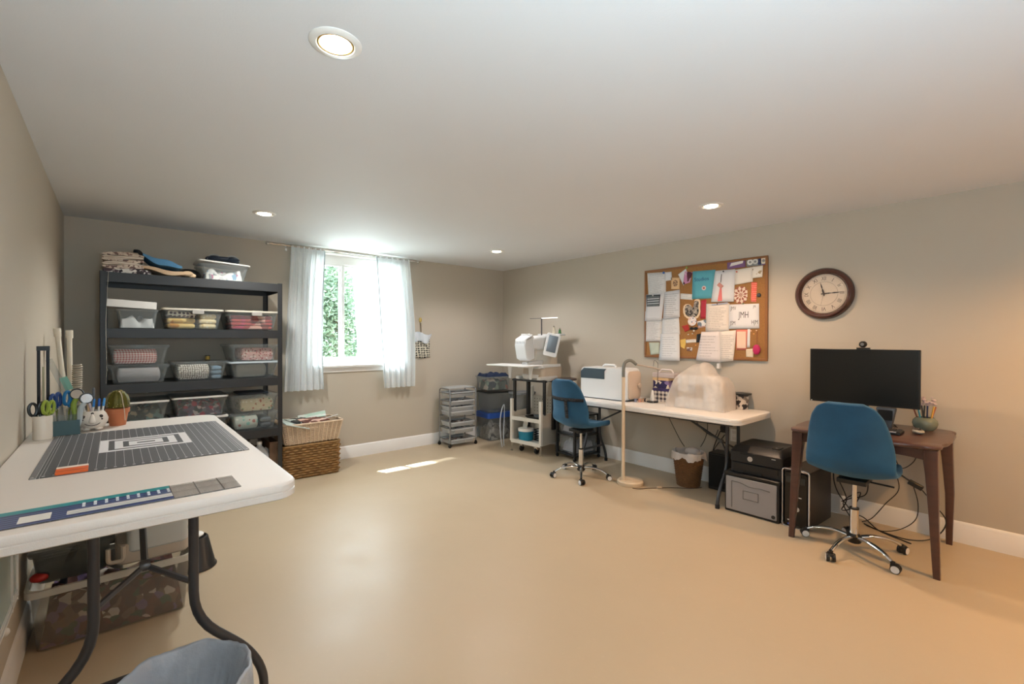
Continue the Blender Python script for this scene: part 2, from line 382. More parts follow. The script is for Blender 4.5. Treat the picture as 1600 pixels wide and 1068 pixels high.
# curtain rod and curtains
t = thing('curtain_rod', 'thin steel curtain rod with ball finials over the window', 'curtain rod', (0, 5.30, 2.405))
obj('rod', B().tube([(1.215, 0, 0), (2.95, 0, 0)], 0.008), CHROME, t)
for x in (1.20, 2.965): obj('finial', B().ball((x, 0, 0), 0.02), CHROME, t)
for x in (1.40, 2.87):
    obj('bracket', B().tube([(x, 0, -0.006), (x, 0.06, -0.012), (x, 0.083, -0.012)], 0.006).box((x, 0.078, -0.02), (0.02, 0.008, 0.05)), CHROME, t)
def sheer(name, a, see):
    k = N(name); d = k.n('BsdfDiffuse', {0: lin(a)}).outputs[0]; tl = k.n('BsdfTranslucent', {0: lin(a)}).outputs[0]
    m1 = k.n('MixShader', {0: 0.32, 1: d, 2: tl}).outputs[0]
    return k.end(k.n('MixShader', {0: see, 1: m1, 2: k.n('BsdfTransparent').outputs[0]}).outputs[0])
SHEER = sheer('sheer_curtain_fabric', '#f3f7f9', 0.08); HEM = sheer('sheer_hem_fabric', '#eef1f2', 0.0)
def curtain(label, xt, xb, ztop, zbot, nf, seed, lean):
    rnd = random.Random(seed); ph = [rnd.uniform(0, 6.28) for _ in range(4)]
    t = thing('curtain', label, 'curtain', (0, 5.30, 0))
    def surf(z0, z1, nv, off=0.0, nu=110):
        def fn(u, v):
            z = z0+(z1-z0)*v; k = (ztop-z)/(ztop-zbot); x0 = xt[0]+(xb[0]-xt[0])*k; x1 = xt[1]+(xb[1]-xt[1])*k
            bow = math.sin(k*PI)*lean
            uu = u+0.012*math.sin(5*u+3*k+ph[0]); x = x0+(x1-x0)*uu+bow*u
            amp = 0.010+0.020*min(1, k*1.6)
            y = amp*math.sin(uu*nf*2*PI+ph[1]+0.6*math.sin(k*3+ph[2]))+0.35*amp*math.sin(uu*nf*4.7*PI+ph[3]+k*2)
            if k < 0.05: y += 0.006*math.sin(uu*nf*9*PI)
            return (x, y+off, z)
        return B().grid(fn, nu, nv)
    obj('panel', surf(ztop, zbot+0.06, 24), SHEER, t, smooth=2)
    obj('hem', surf(zbot+0.06, zbot, 3), HEM, t, smooth=2)
    sx = 1 if lean < 0 else 0
    def seam(u, v):
        z = ztop+(zbot-ztop)*v; k = v; x0 = xt[0]+(xb[0]-xt[0])*k; x1 = xt[1]+(xb[1]-xt[1])*k; e = (x1-0.012+0.012*u+math.sin(k*PI)*lean) if sx else x0+0.012*u
        return (e, -0.022-0.004*math.sin(k*9), z)
    obj('side_hem', B().grid(seam, 2, 24), mat('curtain_side_hem', '#c3ced2', 0.9, var=0.02), t, smooth=2, solid=0.002)
    obj('rod_pocket', surf(ztop+0.018, ztop-0.055, 3, -0.002), HEM, t, smooth=2)
    return t
curtain('white sheer curtain hanging left of the window beside the shelving', (1.43, 1.785), (1.355, 1.765), 2.395, 0.843, 6, 11, -0.02)
curtain('white sheer curtain hanging right of the window, swept aside at the hem', (2.385, 2.84), (2.50, 2.918), 2.398, 0.806, 6, 23, 0.035)
# ================================================================== LEFT CUTTING TABLE
def leg_frame(parent, cx, y, ztop, bend, half_top, half_foot, along, m, r=0.0145):
    if along < 0: half_foot -= 0.055
    """folding-table leg set: two uprights that flare outwards low down, joined by cross bars (cx along x, set at y)"""
    for s in (-1, 1):
        P = [(cx+s*half_top, y, ztop), (cx+s*half_top, y, bend), (cx+s*(half_top+(half_foot-half_top)*0.75), y, bend-0.16), (cx+s*half_foot, y, bend-0.26), (cx+s*half_foot, y, 0.012)]
        lg = obj('leg', B().tube(round_path(P, 0.09), r, 10), m, parent)
        obj('foot_cap', B().lathe([(0.0185, 0.0), (0.0185, 0.03), (0.0165, 0.034)], (cx+s*half_foot, y, 0.0), 12), RUBBER, lg)
    obj('cross_bar', B().box((cx, y, bend-0.115), (half_top*2+0.09, 0.012, 0.022)), m, parent)
    obj('cross_bar', B().box((cx, y, ztop-0.02), (half_top*2+0.03, 0.03, 0.03)), m, parent)
def folding_table(label, loc, wx, wy, top, legs, bend, half_top, half_foot, group=None, thick=0.052):
    t = thing('folding_table', label, 'table', loc, 0, group)
    L = []
    for dz, ins in ((0, 0.006), (0.004, 0.0), (thick*0.42, 0.0), (thick*0.45, 0.0025), (thick*0.5, 0.0025), (thick*0.53, 0.0), (thick-0.008, 0.0), (thick-0.002, 0.004), (thick, 0.011)):
        L.append([(x, y, top-thick+dz) for x, y in rrect(wx-2*ins, wy-2*ins, 0.075, 8)])
    obj('tabletop', B().loft(L), mat('moulded_white_tabletop', '#ddd8d2', 0.42, var=0.015, bump=0.001, bs=500), t)
    for y in legs:
        leg_frame(t, 0, y, top-thick, bend, half_top, half_foot, -1 if y > 0 else 1, DARKLEG)
        s = 1 if y < 0 else -1; hub = (0, y+s*0.10, top-0.265)
        for q in (-1, 1): obj('brace', B().tube([(q*half_top, y, bend+0.12), hub], 0.009, 6), DARKLEG, t)
        obj('brace', B().tube([hub, (0, y+s*0.52, top-thick)], 0.010, 6), DARKLEG, t)
        obj('brace_joint', B().lathe([(0.016, -0.014), (0.018, -0.008), (0.018, 0.008), (0.016, 0.014)], hub, 12, 'x'), GREYM, t)
    for q in (-1, 1): obj('frame_rail', B().box((q*(wx/2-0.07), 0, top-thick-0.006), (0.02, wy-0.16, 0.03)), DARKLEG, t)
    return t
TZ = 0.94
folding_table('long white folding cutting table along the left wall, raised to counter height', (0.07, 2.505, 0), 0.786, 1.79, TZ, (-0.705, 0.70), 0.50, 0.12, 0.325)

# cutting mat
k = N('cutting_mat_print'); X, Y, Z = k.xyz()[:3]
MW, MD = 0.648, 0.885
def lines(v, sp, wd): return k.ma('LESS_THAN', k.ma('FRACT', k.ma('ADD', k.ma('DIVIDE', v, sp), 0.5*wd)), wd)
inx = k.band(X, -MW/2+0.03, MW/2-0.03); iny = k.band(Y, -MD/2+0.03, MD/2-0.03)
g1 = k.ma('MULTIPLY', k.ma('MULTIPLY', lines(X, 0.0264, 0.04), inx), iny); g2 = k.ma('MULTIPLY', k.ma('MULTIPLY', lines(Y, 0.0264, 0.045), inx), iny)
grid = k.ma('MAXIMUM', k.ma('MULTIPLY', g1, 0.75), k.ma('MULTIPLY', g2, 0.12))
ticks = k.ma('MULTIPLY', lines(Y, 0.0066, 0.35), k.ma('GREATER_THAN', k.ma('ABSOLUTE', X), MW/2-0.018))
ticks2 = k.ma('MULTIPLY', lines(X, 0.0264, 0.3), k.band(k.ma('ABSOLUTE', Y), MD/2-0.022, MD/2-0.010))
for e in (0.298, 0.306): grid = k.ma('MAXIMUM', grid, k.ma('MULTIPLY', k.band(k.ma('ABSOLUTE', X), e, e+0.0012), 0.7))
grid = k.ma('MAXIMUM', grid, k.ma('MAXIMUM', k.ma('MULTIPLY', ticks, 0.4), k.ma('MULTIPLY', ticks2, 0.6)))
cx = k.ma('ABSOLUTE', k.ma('SUBTRACT', X, 0.0)); cy = k.ma('ABSOLUTE', k.ma('SUBTRACT', Y, 0.022))
def rect(hx, hy): return k.ma('MULTIPLY', k.ma('LESS_THAN', cx, hx), k.ma('LESS_THAN', cy, hy))
wht = 0.0; f = grid
for i, (hx, hy) in enumerate(((0.157, 0.146), (0.128, 0.118), (0.108, 0.098), (0.080, 0.070), (0.060, 0.050), (0.032, 0.014))):
    f = k.ma('ADD', k.ma('MULTIPLY', f, k.ma('SUBTRACT', 1.0, rect(hx, hy))), k.ma('MULTIPLY', rect(hx, hy), 1.0 if i % 2 == 0 else 0.0))
MATP = k.end(k.bsdf(k.mix(f, lin('#47484a'), lin('#dcdcde')), 0.6))
b = B(); b.slab(MW, MD, 0, 0.003, 0.006)
solo('cutting_mat', 'dark grey gridded cutting mat with nested white rectangles on the left table', 'cutting mat', b, MATP, (0.104, 2.636, TZ))
solo('cutter_blade_pack', 'orange and white packet lying on the near corner of the cutting mat', 'packet', B().slab(0.084, 0.105, 0, 0.006, 0.004), (lambda k: k.end(k.bsdf(k.mix(k.ma('GREATER_THAN', k.xyz()[1], 0.022), k.mix(k.band(k.xyz()[1], -0.03, -0.018), lin('#e0631c'), lin('#b8491a')), lin('#f0e4d8')), 0.4)))(N('orange_packet_print')), (-0.117, 2.248, TZ+0.003), 0.02)
# clear ruler with blue printed sleeve
k = N('ruler_sleeve_print'); X, Y, Z = k.xyz()[:3]
c = k.mix(k.ma('GREATER_THAN', Y, 0.040), lin('#232a66'), lin('#1f8f96'))
c = k.mix(k.ma('MULTIPLY', k.band(Y, 0.0, 0.045), k.ma('MULTIPLY', k.ma('LESS_THAN', k.ma('FRACT', k.ma('MULTIPLY', X, 42)), 0.28), k.band(X, -0.08, 0.13))), c, lin('#dfe6ee'))
c = k.mix(k.ma('MULTIPLY', k.band(Y, -0.05, -0.012), k.band(X, -0.10, 0.14)), c, lin('#d9d9d4'))
c = k.mix(k.ma('MULTIPLY', k.ma('LESS_THAN', k.ma('FRACT', k.ma('MULTIPLY', Y, 55)), 0.18), k.ma('LESS_THAN', Y, 0.03)), c, lin('#6d8fb4'))
c = k.mix(k.ma('MULTIPLY', k.band(X, -0.19, -0.13), k.band(Y, -0.055, 0.005)), c, lin('#e6e6e2'))
SLV = k.end(k.bsdf(c, 0.3))
k = N('clear_ruler'); X, Y, Z = k.xyz()[:3]
gl = k.ma('MAXIMUM', k.ma('LESS_THAN', k.ma('FRACT', k.ma('DIVIDE', X, 0.0635)), 0.035), k.ma('LESS_THAN', k.ma('FRACT', k.ma('DIVIDE', k.ma('ADD', Y, 0.076), 0.0635)), 0.035))
sm = k.ma('MULTIPLY', k.ma('LESS_THAN', k.ma('FRACT', k.ma('DIVIDE', Y, 0.0127)), 0.10), k.ma('LESS_THAN', k.ma('FRACT', k.ma('DIVIDE', X, 0.0254)), 0.55))
f = k.ma('MAXIMUM', k.ma('MULTIPLY', gl, 0.8), k.ma('MULTIPLY', sm, 0.3))
RUL = k.end(k.n('MixShader', {0: k.ma('ADD', k.ma('MULTIPLY', f, 0.6), 0.30), 1: k.n('BsdfTransparent').outputs[0], 2: k.bsdf(k.mix(f, lin('#d2cec8'), lin('#141418')), 0.12)}).outputs[0])
t = thing('quilting_ruler', 'long clear quilting ruler with a teal and navy sleeve at the table edge', 'ruler', (0.0, 1.735, TZ), 0.012)
obj('ruler_blade', B().slab(0.60, 0.152, 0, 0.003, 0.002), RUL, t)
obj('printed_sleeve', B().slab(0.385, 0.150, 0.0031, 0.0038, 0.002, -0.065), SLV, t, label='teal and navy printed sleeve')

# cups and tools at the far left of the cutting table
CREAM = mat('cream_ceramic', '#dfd6c8', 0.35, var=0.02)
def cup(label, loc, r, h, m, cat='cup', name='pencil_cup'):
    return solo(name, label, cat, B().lathe([(r*0.93, 0), (r, 0.003), (r, h-0.002), (r*0.97, h), (r*0.93, h-0.003), (r*0.90, 0.006)], (0, 0, 0), 28), m, loc)
def scissors(label, loc, rz, ry, hc, ring, blade=0.13, group=None):
    """pair of scissors: two blades down, two finger loops up"""
    t = thing('scissors', label, 'scissors', loc, rz, group); t.rotation_euler = (0.0, ry, rz)
    for s in (-1, 1):
        bl = B().box((s*0.004, s*0.0015, blade/2), (0.012, 0.002, blade), top=0.9)
        obj('blade', bl, CHROME, t)
        c0 = (s*ring*1.15, 0, blade+ring*2.0)
        P = [(c0[0]+ring*math.cos(a)*0.95, 0, c0[2]+ring*1.9*math.sin(a)) for a in [2*PI*i/18 for i in range(18)]]
        o = obj('handle', B().tube(P, ring*0.42, 8, closed=True).tube([(s*0.004, 0, blade-0.01), (s*ring*0.7, 0, blade+ring*0.5)], ring*0.28, 8), hc, t)
    obj('pivot', B().lathe([(0.005, -0.004), (0.005, 0.004)], (0, 0, blade*0.86), 10, 'y'), CHROME, t)
    return t
cup('plain cream ceramic cup holding green and black handled scissors', (-0.258, 3.045, TZ), 0.034, 0.110, CREAM)
GRN = mat('green_plastic', '#8fa13a', 0.4); NAVY = mat('navy_plastic', '#1c3d78', 0.35); SKY = mat('blue_plastic', '#1e6a9c', 0.35); SILV = mat('pale_grey_plastic', '#aab4b8', 0.35)
scissors('black handled scissors standing in the cream cup', (-0.268, 3.05, TZ+0.012), 0.5, -0.05, BLACKP, 0.015, 0.10)
scissors('lime green handled scissors standing in the cream cup', (-0.246, 3.038, TZ+0.012), 1.0, 0.10, GRN, 0.015, 0.105)
# clear acrylic organiser with dark teal front holding blue scissors
ACR = clear('clear_acrylic', '#a9b0ae', 0.28, 0.1)
t = thing('tool_organizer', 'clear acrylic tool organiser with dark teal front on the left table', 'organizer', (-0.183, 3.135, TZ))
obj('tray', B().slab(0.10, 0.09, 0, 0.006, 0.004), ACR, t)
for d in (((-0.048, 0, .065), (.004, .09, .13)), ((0.048, 0, .065), (.004, .09, .13)), ((0, .043, .065), (.092, .004, .13)), ((0, 0, .05), (.092, .004, .09))): obj('divider', B().box(*d), ACR, t)
obj('front_panel', B().box((0, -0.046, 0.036), (0.10, 0.004, 0.072)), mat('dark_teal_plastic', '#3f5b60', 0.35), t, label='dark teal front panel')
scissors('navy handled scissors in the organiser, beside the cream cup', (-0.212, 3.135, TZ+0.010), 1.1, -0.10, NAVY, 0.016, 0.13)
scissors('bright blue handled scissors in the organiser', (-0.180, 3.15, TZ+0.010), 0.9, 0.10, SKY, 0.017, 0.13)
# rotary cutters
def rotary(label, loc, rz, ry, hc):
    t = thing('rotary_cutter', label, 'rotary cutter', loc, rz); t.rotation_euler = (0, ry, rz)
    obj('handle', B().tube(smooth_path([(0, 0, 0), (0.004, 0, 0.05), (-0.004, 0, 0.10), (0.004, 0, 0.135)]), 0.011, 10), hc, t)
    obj('guard', B().lathe([(0.012, -0.007), (0.026, -0.007), (0.028, 0), (0.026, 0.007), (0.012, 0.007)], (0.006, 0, 0.158), 22, 'y'), BLACKP, t)
    obj('blade', B().lathe([(0.022, -0.001), (0.0225, 0.001)], (0.006, -0.0085, 0.158), 22, 'y'), CHROME, t)
    return t
rotary('rotary cutter with grey and green handle leaning right in the organiser', (-0.150, 3.10, TZ+0.02), 0.1, 0.22, SILV)
rotary('rotary cutter with green guard leaning over the organiser edge', (-0.160, 3.155, TZ+0.035), -0.1, 0.05, GRN)
# bread-shaped acrylic ruler leaning out
t = thing('narrow_ruler', 'narrow clear ruler slanting up from the face pot towards the wall', 'ruler', (-0.125, 3.27, TZ+0.012)); t.rotation_euler = (0.16, -0.34, 0)
obj('ruler_blade', B().box((0, 0, 0.19), (0.026, 0.003, 0.38)), ACR, t)
obj('price_tab', B().box((0.016, 0.002, 0.24), (0.03, 0.002, 0.07)), mat('mint_plastic', '#7fb3a0', 0.4), t, label='mint green tab')
# ceramic pot with a face
POT = mat('cream_speckled_ceramic', '#e0d6ca', 0.35, var=0.03); FEAT = mat('brown_glaze', '#3a2a22', 0.4)
t = thing('face_pot', 'round cream pot with smiling face and big nose holding pens', 'pot', (-0.088, 3.19, TZ), -0.03)
obj('body', B().lathe([(0.026, 0.010), (0.045, 0.020), (0.058, 0.043), (0.060, 0.060), (0.052, 0.082), (0.042, 0.096), (0.041, 0.100), (0.037, 0.099), (0.045, 0.080), (0.05, 0.06), (0.04, 0.03), (0.02, 0.018)], seg=30), POT, t)
for s in (-1, 1):
    obj('foot', B().ball((s*0.024, -0.018, 0.0095), 0.017, 1, 1.1, 0.55), POT, t)
    obj('eye', B().ball((s*0.033, -0.0455, 0.074), 0.0078, 1, .5, 1.1), FEAT, t)
    obj('eye', B().ball((s*0.036, -0.0475, 0.060), 0.0050, 1, .5, .8), FEAT, t)
obj('eye', B().ball((0, -0.0475, 0.090), 0.006, 1, .6, .9), FEAT, t)
obj('nose', B().lathe([(0.002, 0.0), (0.008, 0.012), (0.012, 0.03), (0.014, 0.040), (0.010, 0.048), (0.002, 0.05)], (0, 0, 0), 14).xf(Matrix.Translation((0, -0.052, 0.088)) @ Matrix.Rotation(PI-0.35, 4, 'X')), POT, t)
obj('mouth', B().tube([(0.030*math.sin(a), -0.0595+0.012*abs(math.sin(a)), 0.046-0.016*math.cos(a)) for a in [-1.35+2.7*i/12 for i in range(13)]], 0.0018, 6), FEAT, t)
pens = [(-0.022, 0.004, -0.14, '#e8e0d6', '#2077c0'), (-0.008, -0.006, 0.10, '#e8e0d6', '#2077c0'), (0.010, 0.010, -0.22, '#d8c2c4', '#d8c2c4'), (0.020, -0.004, 0.03, '#ece8e4', '#2356a8'), (0.028, 0.008, 0.12, '#ece8e4', '#3d8ccc'), (-0.014, 0.016, -0.05, '#d9b48a', '#d9b48a'), (0.002, 0.018, 0.0, '#5a5a5e', '#5a5a5e')]
names = ['white pen with blue cap at the left of the face pot', 'white pen with blue cap leaning right in the face pot', 'dusty pink marker in the middle of the face pot', 'white pen with dark blue cap in the face pot', 'white pen with sky blue cap, rightmost in the face pot', 'wooden handled seam tool in the face pot', 'slim dark rod standing tallest in the face pot']
for (x, y, tl, c1, c2), lb in zip(pens, names):
    hh = 0.19 if 'tallest' in lb else 0.135
    t = thing('pen', lb, 'pen', (-0.088+x, 3.19+y, TZ+0.025), 0, 'pens in the face pot'); t.rotation_euler = (0, tl, 0)
    obj('barrel', B().lathe([(0.003, 0), (0.0045, 0.01), (0.0045, hh*0.72)], seg=10), mat('pen_'+c1[1:], c1, 0.4), t)
    obj('cap', B().lathe([(0.0054, hh*0.70), (0.0054, hh*0.97), (0.003, hh)], seg=10), mat('pen_'+c2[1:], c2, 0.4), t)
# glass jar behind
t = solo('glass_jar', 'tall clear glass jar behind the face pot', 'jar', B().lathe([(0.034, 0), (0.036, 0.004), (0.036, 0.105), (0.030, 0.115), (0.030, 0.125), (0.027, 0.125), (0.027, 0.112), (0.033, 0.102), (0.033, 0.008)], seg=24), ACR, (-0.158, 3.27, TZ))
# cactus pincushion in terracotta pot
TERR = mat('terracotta', '#b46c46', 0.75, var=0.06, bump=0.001, bs=80)
t = thing('pincushion_cactus', 'green beaded cactus pincushion in small terracotta pot', 'pincushion', (0.008, 3.285, TZ))
obj('pot', B().lathe([(0.034, 0), (0.045, 0.068), (0.050, 0.069), (0.0525, 0.092), (0.047, 0.092), (0.044, 0.075)], seg=30), TERR, t)
def cact(u, v):
    a = 2*PI*u; e = v*PI*0.62; rr = 0.0485*math.sin(e+0.0001 if v else 0.001)*(1+0.05*math.cos(a*10)); return (rr*math.cos(a), rr*math.sin(a), 0.122+0.068*math.cos(e))
obj('cactus', B().grid(cact, 60, 12, True), mat('olive_sequin', '#5a5518', 0.25, 0.4, var=0.5, vs=60, bump=0.003, bs=260), t)
rn = random.Random(5); b = B()
for _ in range(70):
    a = rn.uniform(0, 2*PI); e = rn.uniform(0.25, 1.9); p = (0.0505*math.sin(e)*math.cos(a), 0.0505*math.sin(e)*math.sin(a), 0.122+0.069*math.cos(e)); b.ball(p, 0.0022, seg=6, rings=4)
obj('bead', b, mat('gold_bead', '#d6c07a', 0.2, 0.6), t, kind='stuff')
obj('cord', B().tube(smooth_path([(0.006, -0.03, 0.186), (0.016, -0.045, 0.165), (0.022, -0.052, 0.12), (0.027, -0.056, 0.085), (0.030, -0.050, 0.03)]), 0.0022, 6), mat('pale_cord', '#cbb8a2', 0.7), t)
# tall things in the left corner behind the table: dark level, tubes, spiral tube
t = thing('straightedge', 'tall black framed straightedge standing against left wall behind the cream cup', 'ruler', (-0.268, 3.20, TZ))
for s in (-1, 1): obj('rail', B().box((s*0.016, 0, 0.215), (0.012, 0.010, 0.43)), mat('navy_black_enamel', '#11161f', 0.2), t)
obj('end_cap', B().box((0, 0, 0.42), (0.046, 0.013, 0.022)), BLACKP, t)
obj('vial', B().tube([(0, 0, 0.03), (0, 0, 0.33)], 0.0035, 8), mat('pale_olive', '#a4a284', 0.4), t)
PVC = mat('cream_pvc', '#cfc6b4', 0.45)
for nm, p0, p1, lb in (('dowel', (-0.155, 3.93, 0.03), (-0.27, 3.93, 1.47), 'cream tube leaning left in the corner behind the cutting table'), ('dowel', (-0.205, 3.97, 0.03), (-0.218, 3.97, 1.46), 'upright cream tube in the corner behind the cutting table')):
    t = thing(nm, lb, 'tube', p0, 0, 'cream tubes in the corner'); d = Vector(p1)-Vector(p0)
    obj('shaft', B().tube([(0, 0, 0), d], 0.013, 12), PVC, t)
    obj('end_cap', B().tube([d*0.965, d*1.0], 0.0175, 12), PVC, t)
b = B(); R0 = 0.019; P = []
for i in range(34*14):
    a = 2*PI*i/14; P.append((R0*math.cos(a), R0*math.sin(a), 0.02+i/14*0.0132))
t = solo('coiled_hose', 'beige ribbed coiled tube standing behind the cutting table', 'hose', B().tube(P, 0.0060, 6), mat('dull_pvc', '#9c9484', 0.5), (-0.185, 3.85, 0.78)); t.rotation_euler = (0, 0.02, 0)
obj('stand_pole', B().tube([(0, 0, -0.78), (0, 0, 0.46)], 0.012, 10), PVC, t)
# dark canister
solo('canister', 'dark canister standing beside the coiled tube behind the table', 'canister', B().lathe([(0.05, 0), (0.052, 0.005), (0.052, 1.02), (0.03, 1.045), (0.03, 1.06), (0.01, 1.065)], seg=24), BLACKP, (-0.02, 3.66, 0.0))

# ---- under the cutting table
TOTE = clear('milky_tote_plastic', '#a39c92', 0.32); RIMM = clear('tote_rim_plastic', '#c9c8bf', 0.75)
def tub_shell(w, d, h, taper=0.9, r=0.03, th=0.003, rim=0.012, ribs=False):
    b = B(); L = []
    for z, kk in ((0, taper*0.985), (0.004, taper), (h-0.012, 1.0-(1-taper)*0.05)): L.append([(x, y, z) for x, y in rrect(w*kk, d*kk, r)])
    for z, g in ((h-0.012, rim), (h, rim), (h, -th), (0.006, None)):
        ww, dd = (w+2*g, d+2*g) if g is not None else (w*taper-2*th, d*taper-2*th)
        L.append([(x, y, z) for x, y in rrect(ww, dd, r+(g or 0))])
    return b.loft(L)
def tub_lid(w, d, z, rim=0.014, r=0.03, recess=True, t=0.012):
    L = []
    for dz, g in ((0, rim), (t, rim), (t+0.002, rim-0.004), (t+0.002, rim-0.012), (t-0.006 if recess else t+0.004, rim-0.03)):
        L.append([(x, y, z+dz) for x, y in rrect(w+2*g, d+2*g, r)])
    return B().loft(L)
def heap(w, d, z0, z1, m, parent_label, loc, seed, rz=0, name='fabric_pile', cat='fabric', amp=0.25, group=None):
    """crumpled heap of cloth filling a tub"""
    rnd = random.Random(seed); o = [rnd.uniform(0, 9) for _ in range(6)]
    def fn(u, v):
        x = (u-0.5)*w; y = (v-0.5)*d; e = min(1, 18*min(u, 1-u, v, 1-v))
        n = math.sin(u*9+o[0])*math.sin(v*7+o[1])+0.6*math.sin(u*17+v*6+o[2])+0.5*math.sin(v*19-u*8+o[3])
        return (x, y, z0+(z1-z0)*(e*(1-amp+amp*n/1.6)))
    b = B().grid(fn, 34, 24); n0 = len(b.v)
    b.box((0, 0, (z0+z0+0.01)/2), (w*0.98, d*0.98, 0.01))
    return solo(name, parent_label, cat, b, m, loc, rz, group, kind='stuff', smooth=2)
t = thing('storage_tote', 'large clear storage tote on the floor under the cutting table', 'storage bin', (0.0, 3.115, 0.0))
obj('body', tub_shell(0.59, 0.40, 0.285, 0.93, 0.035), TOTE, t); obj('rim', B().loft([[(x, y, z) for x, y in rrect(0.59+2*g, 0.40+2*g, 0.045)] for z, g in ((0.258, 0.006), (0.258, 0.016), (0.288, 0.016), (0.288, 0.001))], False, False), RIMM, t)
SCRAPS = pattern('mixed_fabric_scraps', 'patch', ['#5b3a30', '#7d6788', '#4a322c', '#6b4437', '#cfc4b6', '#38523c', '#7a6553', '#543a32'], 20)
heap(0.53, 0.345, 0.008, 0.235, SCRAPS, 'mixed brown and mauve fabric scraps inside the large floor tote', (0.0, 3.115, 0.0), 3, amp=0.18)
t = thing('glass_tray', 'smoky clear lidded case lying on the floor tote at the wall', 'case', (-0.155, 3.11, 0.290))
obj('case_body', tub_shell(0.27, 0.30, 0.14, 0.88, 0.03), clear('smoky_plastic', '#4a4d49', 0.5), t); obj('lid', tub_lid(0.27, 0.30, 0.141), clear('smoky_plastic', '#4a4d49', 0.5), t)
solo('red_spool', 'small red round spool box at the wall end of the floor tote', 'spool', B().ball((0, 0, 0.022), 0.03, 1.1, 1, 0.7), mat('deep_red', '#a3201c', 0.4), (-0.265, 2.985, 0.300))
BEIGE = mat('beige_plastic', '#b3a899', 0.45)
t = thing('sewing_case', 'beige hard case with rounded pale lid resting on the floor tote', 'case', (0.145, 3.09, 0.291))
obj('base', B().slab(0.30, 0.26, 0, 0.10, 0.04, 0, 0, 0.008), BEIGE, t); obj('lid', B().slab(0.25, 0.255, 0.055, 0.19, 0.03, 0.02, -0.012, 0.01), mat('pale_grey_case', '#b9bdbb', 0.4), t)
obj('handle', B().tube(round_path([(-0.12, -0.14, 0.10), (-0.12, -0.14, 0.03), (-0.175, -0.14, 0.03), (-0.175, -0.14, 0.10)], 0.02), 0.010), BEIGE, t)
t = thing('black_hamper', 'black tapered bin standing under the far edge of cutting table', 'bin', (0.375, 3.42, 0))
obj('body', B().lathe([(0.102, 0), (0.108, 0.006), (0.106, 0.012), (0.098, 0.020), (0.062, 0.185), (0.056, 0.19), (0.05, 0.18)], seg=28), BLACKP, t)
obj('top_disc', B().ball((-0.01, 0, 0.20), 0.05, 1, 1, 0.35), WHITE, t)
# bin with grey liner by the near legs
LINER = (lambda k: k.end(k.n('MixShader', {0: 0.06, 1: k.bsdf(k.mix(k.noise(6), lin('#b4bfca'), lin('#96a2b0')), 0.25, bump=k.noise(30, 5), bdist=0.006), 2: k.n('BsdfTransparent').outputs[0]}).outputs[0]))(N('grey_bin_liner'))
t = thing('waste_basket', 'waste basket lined with translucent grey bag at the near table legs', 'waste bin', (0.14, 1.585, 0))
obj('basket', B().lathe([(0.12, 0), (0.125, 0.01), (0.162, 0.415), (0.168, 0.42), (0.168, 0.432), (0.158, 0.432), (0.118, 0.012)], seg=36), BLACKP, t)
def liner(u, v):
    a = 2*PI*u; w = 0.0022*math.sin(13*a)+0.0015*math.sin(29*a+1)
    if v < 0.45: k_ = v/0.45; r = 0.172+0.012*(1-k_)+w*1.2; z = 0.20+0.245*k_
    elif v < 0.55: k_ = (v-0.45)/0.1; r = 0.172-0.012*k_+w; z = 0.445+0.01*math.sin(k_*PI)+0.004*math.sin(7*a)
    else: k_ = (v-0.55)/0.45; r = 0.158-0.055*k_-abs(w)*2*k_-0.008*k_*(1+math.sin(5*a+3*k_)); z = 0.444-0.17*k_
    return (r*math.cos(a), r*math.sin(a), z)
obj('liner', B().grid(liner, 120, 22, True), LINER, t, smooth=2)
# pale framed panel leaning on the left wall
t = thing('drying_rack', 'pale translucent rack with white edging mounted low on the left wall', 'rack', (-0.318, 2.55, 0.0))
obj('sheet', B().box((0, 0, 0.60), (0.004, 0.50, 0.56)), clear('pale_green_plastic', '#c3cfc8', 0.55), t)
for y in (-0.25, 0.12, 0.25): obj('edge_strip', B().box((0.004, y, 0.60), (0.008, 0.010, 0.56)), WHITE, t)
for z in (0.335, 0.36, 0.88): obj('edge_strip', B().box((0.004, 0, z), (0.008, 0.50, 0.008)), WHITE, t)
obj('ball_foot', B().ball((0.004, -0.05, 0.325), 0.016), WHITE, t)
# ================================================================== BLACK SHELVING AND ITS BINS
SX0, SX1, SY0, SY1 = -0.092, 1.204, 4.75, 5.33
BLKSH = mat('black_shelf_steel', '#1c1c1d', 0.45, var=0.1)
t = thing('shelving_unit', 'black steel five-tier shelving unit standing against the back wall', 'shelves', ((SX0+SX1)/2, (SY0+SY1)/2, 0))
hw, hd = (SX1-SX0)/2, (SY1-SY0)/2
for sx in (-1, 1):
    for sy in (-1, 1):
        b = B(); b.box((sx*(hw-0.0015), sy*(hd-0.02), 0.968), (0.003, 0.04, 1.93)); b.box((sx*(hw-0.02), sy*(hd-0.0015), 0.968), (0.04, 0.003, 1.93))
        p = obj('post', b, BLKSH, t)
        obj('foot', B().box((sx*(hw-0.018), sy*(hd-0.018), 0.004), (0.042, 0.042, 0.012)), RUBBER, p)
SHZ = [1.927, 1.488, 1.045, 0.565, 0.125]
for i, z in enumerate(SHZ):
    sh = obj('shelf', B().box((0, 0, z-0.006), (2*hw-0.008, 2*hd-0.008, 0.012)), mat('black_shelf_board', '#232322', 0.6), t)
    for s in (-1, 1):
        obj('front_beam' if s < 0 else 'rear_beam', B().box((0, s*(hd-0.004), z-0.036), (2*hw-0.006, 0.006, 0.072)).box((0, s*(hd-0.016), z-0.0735), (2*hw-0.006, 0.026, 0.003)), BLKSH, sh)
        obj('side_beam', B().box((s*(hw-0.004), 0, z-0.036), (0.006, 2*hd-0.006, 0.072)), BLKSH, sh)
